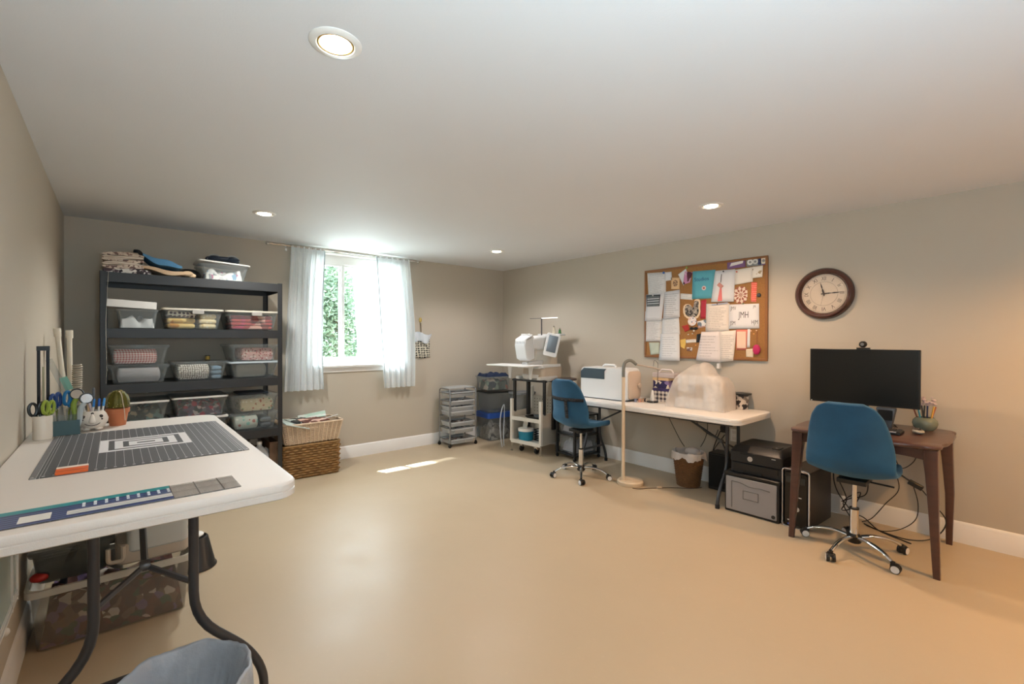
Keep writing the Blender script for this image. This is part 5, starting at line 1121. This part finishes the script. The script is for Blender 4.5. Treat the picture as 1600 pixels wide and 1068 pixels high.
L = [[(x*(1-g), y*(1-g), DZ-z) for x, y in ol] for z, g in ((.026, .03), (.020, .008), (.010, 0), (.003, .006), (0, .018))]
obj('desktop', B().loft(L), WAL, t)
for s in (-1, 1):
    obj('apron', B().prismy([(-w_+.08, DZ-.027), (w_-.08, DZ-.027), (w_-.08, DZ-.095), (w_-.16, DZ-.085), (.0, DZ-.070), (-w_+.16, DZ-.085), (-w_+.08, DZ-.095)], s*(d_-.075)-.009, s*(d_-.075)+.009), WAL, t)
    obj('apron', B().prismx([(-d_+.08, DZ-.027), (d_-.08, DZ-.027), (d_-.08, DZ-.095), (d_-.16, DZ-.085), (.0, DZ-.070), (-d_+.16, DZ-.085), (-d_+.08, DZ-.095)], s*(w_-.075)-.009, s*(w_-.075)+.009), WAL, t)
for sx in (-1, 1):
    for sy in (-1, 1):
        L = []
        for z, rr, off in ((0, .017, -.045 if sx < 0 else -.018), (.35, .023, -.02), (.60, .029, .0), (DZ-.10, .033, .008), (DZ-.027, .033, .008)):
            cx_, cy_ = sx*(w_-.075-off*.5), sy*(d_-.062-off*.6); L.append([(x, y, z) for x, y in rrect(rr*2, rr*2, .006, 2, cx_, cy_)])
        obj('leg', B().loft(L), WAL, t)
t = thing('monitor', 'large black flat computer monitor on the desk', 'monitor', (4.165, .885, DZ+.0005), .02)
SCR = (lambda k: k.end(k.bsdf(lin('#0c0d0c'), .30)))(N('black_screen'))
obj('housing', B().box((0, 0, .355), (.035, .655, .408)), BLACKP, t, bevel=.004); obj('screen', B().box((-.0182, 0, .358), (.002, .632, .385)), SCR, t); obj('logo', B().lathe([(.005, 0), (.005, -.002)], (-.0185, .315, .158), 12, 'x'), BDG, t)
obj('stand_neck', B().box((.03, 0, .17), (.03, .07, .32)), BLACKP, t); obj('stand_base', B().slab(.17, .25, 0, .012, .02, .02, 0, .004), BLACKP, t)
t = thing('webcam', 'small black ball webcam clipped on the monitor top', 'webcam', (4.145, .875, DZ+.560)); obj('clip', B().slab(.04, .08, 0.0005, .012, .01, .01), BLACKP, t); obj('ball', B().ball((0, 0, .036), .025), BLACKP, t); obj('lens', B().lathe([(.010, -.024), (.011, -.0265), (.004, -.027)], (0, 0, .036), 16, 'x'), mat('lens_grey', '#6a6e72', .1), t)
t = thing('desk_speaker', 'dark grey angular desk speaker behind the chair back', 'speaker', (4.13, .735, DZ+.0005)); obj('cabinet', B().loft([[(x, y, z) for x, y in rrect(a_, b_, .01, 2)] for z, a_, b_ in ((0, .05, .06), (.14, .06, .11), (.15, .055, .105))]), mat('slate_plastic', '#3a4048', .4), t); obj('grille', B().box((-.0305, 0, .10), (.003, .08, .07)), BLACKP, t)
t = thing('keyboard', 'black keyboard lying on the desk, partly behind the chair', 'keyboard', (3.965, .83, DZ+.0005), .0); obj('case', B().slab(.14, .42, 0, .018, .01, 0, 0, .003), BLACKP, t)
kb = B()
for i in range(5):
    for j in range(15): kb.box((-.05+i*.025, -.19+j*.027, .021), (.019, .021, .007), top=.85)
obj('keys', kb, mat('key_grey', '#2b2b2c', .5), t, kind='stuff'); obj('wrist_pad', B().box((-.072, -.17, .019), (.02, .035, .006)), mat('key_label', '#8f9098', .4), t)
t = thing('mouse', 'grey topped computer mouse on the right of the desk', 'mouse', (4.07, .555, DZ+.0005), .45); obj('base', B().ball((0, 0, .0165), .030, 1.75, 1.0, .55), mat('mouse_silver', '#9a9488', .35), t); obj('shell', B().ball((.005, 0, .0215), .027, 1.6, .95, .6), mat('mouse_dark', '#3e342e', .35), t); obj('scroll_wheel', B().lathe([(.006, -.003), (.006, .003)], (-.022, 0, .036), 12, 'y'), BLACKP, t)
t = thing('pencil_cup', 'round grey-green glazed bowl full of pens on the desk', 'cup', (4.29, .55, DZ+.0005)); obj('bowl', B().lathe([(.045, 0), (.062, .02), (.070, .045), (.066, .068), (.050, .085), (.046, .088), (.043, .083), (.058, .06), (.055, .03), (.03, .012)], seg=32), mat('grey_green_glaze', '#6f7668', .25, var=.1), t)
pp = [(-.02, .02, .30, '#7a3b24'), (-.028, .010, .18, '#2f8aa0'), (-.01, .022, .08, '#e6e6e4'), (-.006, -.01, -.02, '#20264a'), (.012, .012, -.05, '#3a3a34'), (.0, -.022, -.16, '#d9a94a'), (.02, -.016, -.25, '#a85a34'), (.018, .004, .12, '#4a4038')]
lbs = ['brown pencil at the left of the glazed bowl', 'teal pen at the left of the glazed bowl', 'white pen in the glazed bowl', 'navy pen in the glazed bowl', 'dark olive marker in the glazed bowl', 'yellow pencil in the glazed bowl', 'orange brown pencil leaning right in the glazed bowl', 'dark brown pen at the back of the glazed bowl']
for (x, y, tl, c_), lb in zip(pp, lbs):
    o = solo('pen', lb, 'pen', B().lathe([(.002, 0), (.0048, .008), (.0048, .145), (.003, .15)], seg=8), mat('dpen_'+c_[1:], c_, .4), (4.29+x, .55+y, DZ+.02), 0, 'pens in the glazed bowl'); o.rotation_euler = (-tl, .0, 0)
t = thing('dried_flower', 'pale pink dried flowers standing in the glazed bowl', 'flower', (4.30, .55, DZ+.02)); b = B(); rn = random.Random(8)
obj('stem', B().tube([(0, 0, 0), (.005, -.01, .14)], .002, 5), mat('stem_green', '#8f937a', .7), t)
for _ in range(26): b.ball((rn.uniform(-.03, .03), rn.uniform(-.06, .035), .15+rn.uniform(0, .06)), rn.uniform(.006, .014), 1, 1, .7, 8, 5)
obj('petals', b, mat('pale_petal', '#cdb9b8', .8), t, kind='stuff')
cable('thin dark cable coiled on the desk behind the keyboard', [(4.25, .80, DZ+.004), (4.27, .74, DZ+.02), (4.25, .70, DZ+.004), (4.21, .74, DZ+.015), (4.24, .79, DZ+.004), (4.28, .72, DZ+.012), (4.22, .69, DZ+.004)], .0028)
# cables under the desk
cb = [('black cable drooping from the desk to the floor beside the tower', [(4.25, 1.05, .68), (4.28, 1.06, .5), (4.33, 1.10, .34), (4.36, 1.08, .2), (4.40, 1.0, .06), (4.38, .95, .006)], .0045),
      ('black cable coiled against the baseboard behind the tower', [(4.40, 1.09, .30), (4.36, 1.02, .16), (4.40, 1.06, .05), (4.37, .98, .10), (4.40, .94, .22), (4.36, 1.04, .13), (4.39, 1.0, .01)], .004),
      ('thin cable hanging behind the chair piston', [(4.30, .80, .70), (4.33, .74, .50), (4.36, .70, .32), (4.38, .78, .18), (4.37, .86, .05), (4.36, .92, .006)], .003),
      ('thin cable hanging from the desk apron behind the chair seat', [(4.20, .72, .68), (4.24, .70, .55), (4.22, .66, .50), (4.25, .60, .56), (4.22, .57, .68)], .003),
      ('thick black cable slanting down beneath the desk to its power brick', [(4.15, .78, .56), (4.19, .68, .47), (4.23, .60, .405)], .006),
      ('black cable running from the power brick down to the floor by the right leg', [(4.24, .575, .39), (4.27, .50, .28), (4.31, .44, .16), (4.28, .50, .04), (4.22, .62, .006), (4.25, .78, .006), (4.33, .90, .006)], .004),
      ('thin cable curling from the power brick to the floor', [(4.23, .60, .38), (4.26, .58, .26), (4.31, .60, .13), (4.30, .68, .04), (4.26, .78, .006), (4.30, .88, .006)], .003),
      ('black cable crossing the floor behind the chair base', [(4.38, .98, .05), (4.33, .90, .05), (4.26, .80, .006), (4.18, .66, .006), (4.15, .60, .006)], .004),
      ('black cable looped below the desk beside the chair piston', [(4.12, .90, .66), (4.16, .86, .5), (4.24, .86, .36), (4.36, .90, .22), (4.38, 1.0, .16), (4.39, 1.06, .12)], .004)]
for lb, P, r_ in cb: cable(lb, P, r_)
t = thing('power_brick', 'black power brick hanging on its cables under the desk', 'power brick', (4.235, .59, .395), .0); obj('brick', B().slab(.035, .085, -.016, .016, .006, 0, 0, .003).xf(Matrix.Rotation(.45, 4, 'X')), BLACKP, t)
# ================================================================== WALL CLOCK
t = thing('wall_clock', 'round wall clock with dark wooden frame and roman numerals on right wall', 'clock', (XR, 1.205, 1.790))
CKW = mat('clock_wood', '#4a2a22', .25, var=.2, coat=.4)
obj('frame', B().lathe([(.213, -.001), (.213, -.012), (.205, -.034), (.190, -.046), (.178, -.044), (.170, -.030), (.164, -.024), (.160, -.012), (.160, -.004)], seg=72, axis='x'), CKW, t)
obj('dial', B().lathe([(.161, -.003), (.161, -.010)], seg=64, axis='x'), mat('clock_dial', '#d8c8b4', .5, var=.02), t)
INK = mat('clock_ink', '#3a2a26', .5); CKM = mat('clock_line', '#8a7466', .5)
for r_ in (.152, .098): obj('dial_ring', B().tube([(-.0102, r_*math.cos(2*PI*i/64), r_*math.sin(2*PI*i/64)) for i in range(64)], .0011, 4, closed=True), CKM, t)
for i, s_ in enumerate(['XII', 'I', 'II', 'III', 'IIII', 'V', 'VI', 'VII', 'VIII', 'IX', 'X', 'XI']):
    a = PI/6*i
    M_ = Matrix.Translation((-.0105, -.125*math.sin(a), .125*math.cos(a))) @ Matrix.Rotation(a, 4, 'X') @ facing('-x', (0, 0, 0))
    text('numeral', s_, .046, INK, t, M_, .0004, .62 if len(s_) > 2 else .8)
def hand(ang_, ln, wd, x):
    b = B().add([(x, -wd, -.02), (x, wd, -.02), (x, wd*1.7, ln*.3), (x, wd*.5, ln*.45), (x, wd*1.5, ln*.62), (x, .0006, ln), (x, -.0006, ln), (x, -wd*1.5, ln*.62), (x, -wd*.5, ln*.45), (x, -wd*1.7, ln*.3)], [tuple(range(10))])
    return b.xf(Matrix.Rotation(ang_, 4, 'X'))
obj('minute_hand', hand(math.radians(87), .120, .0035, -.014), INK, t, smooth=False, solid=.001)
obj('hour_hand', hand(math.radians(-14), .095, .0035, -.0155), INK, t, smooth=False, solid=.001)
obj('second_hand', B().tube([(-.0165, 0, 0), (-.0165, .02, -.10)], .0006, 4), INK, t)
obj('center_cap', B().lathe([(.007, -.010), (.007, -.017), (.003, -.018)], seg=14, axis='x'), INK, t)
obj('dial_glass', B().lathe([(.162, -.020), (.120, -.023), (.01, -.024)], seg=48, axis='x'), GLASS, t)

# ================================================================== CORK BOARD AND WHAT IS PINNED TO IT
k = N('cork'); cn = k.mix(k.noise(120, 6), lin('#8a5f33'), lin('#a97a45')); cn = k.mix(k.ma('GREATER_THAN', k.noise(260, 2), .62), cn, lin('#6b4826'))
CORK = k.end(k.bsdf(cn, .9, bump=k.noise(200), bdist=.001))
OAKF = mat('brown_board_frame', '#8a5a30', .45, var=.15, vs=20)
BX = XR-.022
t = thing('cork_board', 'large wood framed cork board crowded with pinned papers on the right wall', 'notice board', (XR, 2.27, 1.69))
obj('cork_sheet', B().box((-.009, 0, 0), (.014, 1.25, .93)), CORK, t)
for s in (-1, 1):
    obj('frame_rail', B().box((-.012, 0, s*.465), (.022, 1.268, .022)), OAKF, t, bevel=.003); obj('frame_stile', B().box((-.012, s*.625, 0), (.022, .022, .91)), OAKF, t, bevel=.003)
def sheet(name, label, cat, pts, m, lift=0, curl=.0, z=0.0012, group=None):
    """sheet of paper lying against the cork; bottom edge may curl away from it"""
    P = [Vector((0, y, zz)) for y, zz in pts]; cy = sum(p.y for p in P)/len(P); cz = sum(p.z for p in P)/len(P)
    x0 = XR-.0170-.0016*lift
    if len(P) == 4:
        def fn(u, v):
            a = P[0].lerp(P[1], u); c_ = P[3].lerp(P[2], u); p = a.lerp(c_, v); return (-curl*v*v*(1+.3*math.sin(u*3)), p.y-cy, p.z-cz)
        b = B().grid(fn, 5, 6)
    else: b = B().add([(0, p.y-cy, p.z-cz) for p in P], [tuple(range(len(P)))])
    return solo(name, label, cat, b, m, (x0, cy, cz), 0, group, smooth=2 if len(P) == 4 else False, solid=.0007)
PW = '#dcdad8'; PI_ = '#5d5f66'
PP1 = paper('paper_small_print', PW, PI_, 26, .45, .06); PP2 = paper('paper_form', '#d8d8da', PI_, 14, .4, .08); PP3 = paper('paper_sparse', '#dadcde', '#7a7c84', 12, .3, .14); PP4 = paper('paper_cream_print', '#e0d6cc', '#6e665e', 17, .42, .12); PBL = mat('blank_paper', '#dcdcde', .8, var=.01); PCR = mat('cream_blank_paper', '#e4dcd0', .8, var=.01)
G = 'papers pinned on the cork board'
sheet('page', 'printed list page under the blue pin, top left of cork board', 'paper', [(2.872, 2.138), (2.646, 2.126), (2.645, 1.884), (2.857, 1.895)], PP1, 0, group=G)
sheet('page', 'small plain slip beside the blue pin at the top left', 'paper', [(2.65, 2.125), (2.58, 2.122), (2.573, 2.034), (2.65, 2.03)], PBL, 1, group=G)
k = N('orange_medallion_tag'); X, Y, Z = k.xyz('Generated')[:3]; dd = k.ma('ADD', k.ma('POWER', k.ma('SUBTRACT', Y, .5), 2), k.ma('POWER', k.ma('SUBTRACT', Z, .5), 2))
TAGM = k.end(k.bsdf(k.mix(k.ma('MULTIPLY', k.ma('LESS_THAN', dd, .075), k.ma('GREATER_THAN', k.noise(90), .45)), lin('#e0b98a'), lin('#7a5540')), .7))
sheet('tag', 'square tan tag with round dark ornament, upper left of cork board', 'tag', [(2.586, 2.062), (2.486, 2.052), (2.489, 1.932), (2.583, 1.939)], TAGM, 1)
sheet('greeting_card', 'white card hung as a diamond under a green pin', 'card', [(2.505, 2.085), (2.418, 2.136), (2.390, 2.04), (2.445, 1.965)], PBL, 1)
sheet('greeting_card', 'pink and maroon card beside the diamond card', 'card', [(2.43, 2.11), (2.346, 2.09), (2.375, 1.99), (2.45, 1.975)], pattern('pink_maroon_print', 'patch', ['#d9a9c4', '#c98ab0', '#5a2a34', '#e6c6d4'], 11), 2)
t = sheet('teal_card', 'teal card with blue script and small flower, top centre of cork board', 'card', [(2.343, 2.099), (2.109, 2.09), (2.139, 1.814), (2.351, 1.82)], mat('teal_paper', '#5aa9b8', .7, var=.05, vs=12), 2)
NVI = mat('navy_ink', '#1d4a78', .6)
sc = B(); 
text('script_lettering', 'Studios', .052, NVI, t, facing('-x', (-.0012, .015, .055)), .0003)
obj('painted_flower', B().lathe([(.022, 0), (.022, -.0012)], (-.001, -.01, -.035), 14, 'x'), mat('pale_flower', '#d8c0bc', .7), t); obj('flower_eye', B().lathe([(.010, -.0012), (.010, -.002)], (-.001, -.01, -.035), 12, 'x'), mat('rust_eye', '#a8584a', .7), t)
t = sheet('white_sheet', 'white page behind a pink tassel, upper centre of the cork board', 'paper', [(2.112, 2.079), (1.921, 2.074), (1.931, 1.768), (2.151, 1.776)], PBL, 3, .004)
t = thing('tassel', 'coral tassel ornament on a black cord pinned over the white page', 'ornament', (XR-.027, 2.04, 1.90))
obj('cord', B().tube([(0, .008, .14), (0, .016, .06)], .003, 6), BLACKP, t); obj('knot', B().box((0, .02, .030), (.006, .055, .034), rx=.78), mat('dusty_pink', '#c98a80', .7), t)
obj('skirt', B().prismx([(.022, .01), (.008, .01), (.0, -.12), (.045, -.12)], -.003, .003), mat('coral_thread', '#e07a78', .8), t)
t = sheet('event_ticket', 'purple ticket with white ribbon banner, top right of the cork board', 'ticket', [(1.997, 2.161), (1.829, 2.167), (1.828, 2.084), (1.996, 2.082)], mat('purple_card', '#7a5580', .6), 2)
obj('banner', B().prismx([(.045+.0, .012), (-.065, .022), (-.06, -.002), (.06, -.020)], -.0015, -.0008), mat('banner_cream', '#e6ddd6', .6), t); obj('ticket_title', B().box((-.0012, .0, .027), (.0006, .07, .007)), mat('ticket_pale', '#c4a8c8', .6), t)
t = sheet('sticker_strip', 'strip of purple, navy and cream round stickers, top right corner', 'stickers', [(1.824, 2.166), (1.641, 2.159), (1.644, 2.083), (1.818, 2.083)], pattern('purple_grey_strip', 'patch', ['#6f4f7c', '#8a8a88', '#b8b0a4'], 5), 2)
for y, r_, c_ in ((.055, .026, '#e6e2da'), (.01, .024, '#d6d2c8'), (-.062, .030, '#dcd0bc')):
    q = obj('round_sticker', B().lathe([(r_, -.0008), (r_, -.0016)], (0, y, 0), 20, 'x'), mat('sticker_'+c_[1:], c_, .6), t); obj('sticker_center', B().lathe([(r_*.45, -.0016), (r_*.45, -.0022)], (0, y, 0), 14, 'x'), mat('sticker_grey', '#8f8a88', .6), q)
obj('navy_sticker', B().box((-.0012, -.028, .0), (.0008, .028, .066)), mat('navy_sticker', '#2e3358', .5), t)
sheet('white_sheet', 'plain white slip with orange mark, upper right of the cork board', 'paper', [(1.921, 2.068), (1.758, 2.076), (1.762, 1.941), (1.924, 1.924)], PCR, 3)
k = N('sketch_note'); X, Y, Z = k.xyz('Generated')[:3]
SKM = k.end(k.bsdf(k.mix(k.ma('MULTIPLY', k.ma('GREATER_THAN', k.noise(16, 3), .60), k.band(Z, .3, .85)), lin('#e6ded2'), lin('#a08a6a')), .8))
sheet('note_card', 'white card with small brown sketches at right of the board', 'card', [(1.765, 2.077), (1.674, 2.079), (1.679, 1.974), (1.767, 1.973)], SKM, 4)
k = N('floral_coaster_print'); X, Y, Z = k.xyz()[:3]; an_ = k.ma('ARCTAN2', Y, Z); rr_ = k.ma('SQRT', k.ma('ADD', k.ma('MULTIPLY', Y, Y), k.ma('MULTIPLY', Z, Z)))
pt = k.ma('SUBTRACT', k.ma('SINE', k.ma('MULTIPLY', an_, 10)), k.ma('MULTIPLY', k.ma('SINE', k.ma('MULTIPLY', rr_, 190)), .8))
COA = k.end(k.bsdf(k.mix(k.ma('GREATER_THAN', pt, -.1), lin('#9a5a4a'), lin('#dcc8b6')), .7))
b = B().loft([[(x, y, z) for y, z in rrect(.12, .158, .055, 6)] for x in (-.003, .0)])
solo('coaster', 'rounded cream and rust floral coaster pinned right of the tassel', 'coaster', b, COA, (XR-.018, 1.870, 1.827))
k = N('coral_ribbon_print'); X, Y, Z = k.xyz()[:3]
RIB = k.end(k.bsdf(k.mix(k.ma('MULTIPLY', k.ma('LESS_THAN', k.ma('FRACT', k.ma('MULTIPLY', Z, 55)), .35), k.ma('GREATER_THAN', k.noise(120), .47)), lin('#e0604e'), lin('#f0a090')), .6))
sheet('award_ribbon', 'narrow coral award ribbon at the right of the cork board', 'ribbon', [(1.777, 1.937), (1.725, 1.932), (1.733, 1.753), (1.779, 1.756)], RIB, 1)
solo('round_magnet', 'small black round knob pinned beside the coral ribbon', 'pin', B().lathe([(.017, 0), (.019, -.008), (.014, -.016), (.004, -.018)], seg=20, axis='x'), mat('dark_knob', '#3a3f42', .4), (XR-.016, 1.708, 1.813))
sheet('page', 'white page hanging at the far left below the printed list', 'paper', [(2.888, 1.901), (2.659, 1.909), (2.691, 1.607), (2.894, 1.612)], PBL, 2, .006, group=G)
k = N('calendar_print'); X, Y, Z = k.xyz('Generated')[:3]; rw = k.ma('LESS_THAN', k.ma('FRACT', k.ma('MULTIPLY', Z, 5)), .5)
CAL = k.end(k.bsdf(k.mix(k.ma('MULTIPLY', k.ma('MULTIPLY', rw, k.ma('GREATER_THAN', k.noise(60, 2, 'Generated'), .42)), k.ma('MULTIPLY', k.band(Y, .08, .92), k.band(Z, .08, .82))), lin('#3f474b'), lin('#c9ced0')), .6))
sheet('calendar_card', 'dark slate card with rows of pale print at the left edge', 'card', [(2.881, 1.897), (2.706, 1.892), (2.717, 1.767), (2.873, 1.769)], CAL, 4)
sheet('page', 'form page with ruled rows beside the dark slate card', 'paper', [(2.659, 1.915), (2.483, 1.925), (2.479, 1.642), (2.671, 1.624)], PP2, 3, .006, group=G)
sheet('receipt', 'small striped receipt left of centre under the teal card', 'receipt', [(2.476, 1.886), (2.345, 1.868), (2.345, 1.81), (2.476, 1.828)], paper('receipt_print', '#e0dcd8', '#9aa8a8', 4, .4, .1), 1)
sheet('page', 'printed page lowest at the left edge of the cork board', 'paper', [(2.905, 1.676), (2.689, 1.612), (2.69, 1.387), (2.908, 1.386)], PP1, 1, .003, group=G)
sheet('page', 'printed page with small grey picture, left centre of cork board', 'paper', [(2.691, 1.635), (2.494, 1.645), (2.481, 1.462), (2.691, 1.46)], PP3, 1, group=G)
sheet('green_slip', 'pale green and grey pleated slip at the bottom left corner', 'paper', [(2.85, 1.377), (2.718, 1.378), (2.72, 1.252), (2.826, 1.24)], mat('green_slip', '#b9c4b4', .7, var=.15, vs=14), 1)
sheet('page', 'white page hanging below the bottom frame at left of the board', 'paper', [(2.704, 1.470), (2.487, 1.475), (2.473, 1.187), (2.717, 1.187)], PP3, 3, .012, group=G)
RO = [(2.446, 1.723), (2.438, 1.755), (2.419, 1.771), (2.392, 1.772), (2.369, 1.763), (2.352, 1.742), (2.342, 1.722), (2.332, 1.745), (2.322, 1.780), (2.325, 1.800), (2.308, 1.815), (2.285, 1.816), (2.266, 1.803), (2.262, 1.77), (2.268, 1.73), (2.261, 1.691), (2.270, 1.655), (2.287, 1.628), (2.32, 1.612), (2.36, 1.613), (2.40, 1.625), (2.43, 1.65), (2.444, 1.685)]
def shrink(P, f): cy = sum(p[0] for p in P)/len(P); cz = sum(p[1] for p in P)/len(P); return [(cy+(y-cy)*f, cz+(z-cz)*f) for y, z in P], (cy, cz)
_, cc = shrink(RO, 1); t = thing('rooster_ornament', 'flat wooden rooster cutout with grey feather print, centre of cork board', 'ornament', (XR-.017, cc[0], cc[1]))
obj('cutout', B().prismx([(y-cc[0], z-cc[1]) for y, z in RO], -.006, 0), mat('pale_cut_wood', '#e0c8a8', .6), t)
R2, _ = shrink(RO, .82); obj('printed_feathers', B().prismx([(y-cc[0], z-cc[1]) for y, z in R2], -.0068, -.006), pattern('feather_print', 'patch', ['#57524e', '#8f8880', '#3c3836', '#b0a89e'], 34), t)
solo('round_badge', 'round white floral disc below the rooster cutout', 'badge', B().lathe([(.046, 0), (.046, -.003), (.04, -.004)], seg=28, axis='x'), pattern('white_pink_disc', 'floral', ['#e0dad8', '#c98a94', '#8a8a98', '#e6c8b8'], 50), (XR-.024, 2.345, 1.594))
sheet('snapshot', 'small colour snapshot beside the round floral disc', 'photo', [(2.296, 1.59), (2.202, 1.609), (2.201, 1.536), (2.284, 1.521)], pattern('snapshot_print', 'patch', ['#d6d4d0', '#6a7a88', '#b8948c', '#e0dedc', '#4a5058'], 22), 2)
sheet('award_ribbon', 'plain crimson ribbon between rooster cutout and large page', 'ribbon', [(2.255, 1.800), (2.2, 1.806), (2.208, 1.615), (2.266, 1.617)], mat('crimson_satin', '#a82a3a', .4), 0)
sheet('red_patch', 'small red cloth square below the rooster cutout', 'cloth', [(2.462, 1.547), (2.393, 1.563), (2.374, 1.51), (2.424, 1.485)], mat('red_felt', '#a83028', .8), 1)
t = thing('bow', 'small black bow pinned below the round floral disc', 'bow', (XR-.022, 2.33, 1.521))
for s in (-1, 1): obj('loop', B().ball((0, s*.022, 0), .020, .35, 1.1, .75), BLACKP, t)
obj('knot', B().ball((-.004, 0, -.002), .008), BLACKP, t)
sheet('yellow_tag', 'yellow shield-shaped tag at the left centre bottom', 'tag', [(2.478, 1.406), (2.417, 1.417), (2.418, 1.36), (2.432, 1.312), (2.472, 1.335)], mat('yellow_tag', '#d8b45a', .6, var=.15, vs=20), 1)
sheet('name_label', 'narrow white label strip at the bottom centre', 'label', [(2.417, 1.406), (2.307, 1.412), (2.305, 1.381), (2.415, 1.373)], paper('label_print', '#e0dcd6', '#7a6a5a', 2, .5, .15), 1)
sheet('black_card', 'small black card partly behind the lower printed page', 'card', [(2.30, 1.462), (2.24, 1.472), (2.25, 1.378), (2.305, 1.377)], BLACKP, 0)
sheet('stamp_photo', 'tiny stamp sized picture near the bottom centre', 'photo', [(2.407, 1.33), (2.343, 1.327), (2.349, 1.288), (2.404, 1.291)], pattern('tiny_print', 'patch', ['#d8cfc8', '#7a5a50', '#b8a8a0'], 40), 1)
sheet('page', 'large printed page right of centre on the cork board', 'paper', [(2.202, 1.762), (1.975, 1.757), (1.975, 1.481), (2.207, 1.489)], PP4, 1, .003, group=G)
t = sheet('monogram_sheet', 'wide white sheet showing grey interlaced monograms', 'paper', [(1.977, 1.743), (1.707, 1.737), (1.703, 1.511), (1.978, 1.51)], PBL, 3)
GI = mat('grey_ink', '#4e4c4e', .6)
for y, z, s_, bd in ((.0, .012, .085, 'JMH'), (.095, .078, .05, 'JMV'), (-.095, .085, .035, 'JM'), (.10, -.062, .055, 'JSM'), (-.098, -.058, .055, 'HJM')): text('monogram', bd, s_, GI, t, facing('-x', (-.0012, y, z)), .0003, .62)
sheet('page', 'printed page hanging over the bottom frame under the large page', 'paper', [(2.248, 1.486), (2.059, 1.489), (2.047, 1.187), (2.298, 1.2)], paper('paper_wide_rules', '#dcd4d2', '#77706e', 11, .28, .12), 4, .014, group=G)
sheet('page', 'printed page with small dark square, hanging over the bottom frame', 'paper', [(2.063, 1.486), (1.908, 1.498), (1.928, 1.207), (2.053, 1.192)], PP4, 5, .014, group=G)
t = sheet('framed_card', 'cream card with coral border right of the hanging pages', 'card', [(1.914, 1.504), (1.808, 1.502), (1.818, 1.312), (1.91, 1.31)], mat('coral_card', '#e08070', .6), 1)
obj('inner_card', B().box((-.0012, 0, 0), (.0008, .082, .155)), mat('peach_card', '#e6c8b0', .7), t)
sheet('paper_strip', 'narrow white vertical strip beside the coral bordered card', 'paper', [(1.808, 1.507), (1.784, 1.507), (1.787, 1.336), (1.812, 1.335)], PBL, 0)
sheet('beige_swatch', 'small beige square swatch near the bottom right corner', 'swatch', [(1.82, 1.32), (1.752, 1.326), (1.757, 1.245), (1.819, 1.248)], mat('beige_swatch', '#dccbb0', .8, var=.08, vs=40), 1)
t = thing('pink_ornament', 'magenta egg-shaped ornament hanging at the bottom right of the board', 'ornament', (XR-.034, 1.722, 1.318)); obj('egg', B().ball((0, 0, 0), .033, .5, 1, 1.45), mat('magenta_felt', '#b81a58', .6), t); obj('string', B().tube([(.008, 0, .045), (.014, 0, .17)], .0018, 5), mat('dark_red_thread', '#7a2a20', .7), t)
t = thing('blue_pen', 'blue ballpoint pen clipped across the top of the large page', 'pen', (XR-.026, 2.063, 1.755)); obj('barrel', B().tube([(0, .08, -.004), (0, -.075, .004)], .0045, 8), mat('pale_blue_pen', '#b8c4e0', .35), t); obj('tip', B().tube([(0, .020, 0), (0, .030, -.001)], .0055, 8), mat('navy_pen_tip', '#2a3058', .4), t)
pins = [((2.66, 2.118), '#2a5aa0', 'blue push pin holding the printed list', .013), ((2.40, 2.142), '#7a9a40', 'green push pin above the diamond card', .011), ((2.38, 1.46), '#eeeade', 'white push pin left of the black bow', .006), ((2.335, 1.468), '#eeeade', 'white push pin below the black bow', .006), ((2.32, 1.497), '#f4f0e8', 'round white pin on the black bow', .008), ((2.30, 1.352), '#d89040', 'orange push pin near the bottom centre', .007), ((1.84, 1.742), '#4a6a40', 'dark green push pin on the monogram sheet', .006), ((2.025, 2.062), '#20222a', 'black push pin holding the tassel', .007), ((1.90, 2.045), '#c8503c', 'red push pin on the plain white slip', .007), ((1.77, 1.49), '#e0c0a0', 'tan push pin beside the white strip', .006), ((1.722, 1.492), '#e0c0a0', 'tan push pin above the magenta ornament', .006), ((2.79, 1.886), '#e6e4dc', 'white push pin on the dark slate card', .007), ((1.745, 1.462), '#d89040', 'orange push pin above the beige swatch', .006)]
for (y, z), c_, lb, r_ in pins:
    solo('push_pin', lb, 'push pin', B().lathe([(r_*.5, 0), (r_*.5, -.004), (r_*.55, -.010), (r_, -.013), (r_*.9, -.017)], seg=12, axis='x'), mat('pin_'+c_[1:], c_, .35), (XR-.0255, y, z), 0, 'push pins on the cork board')
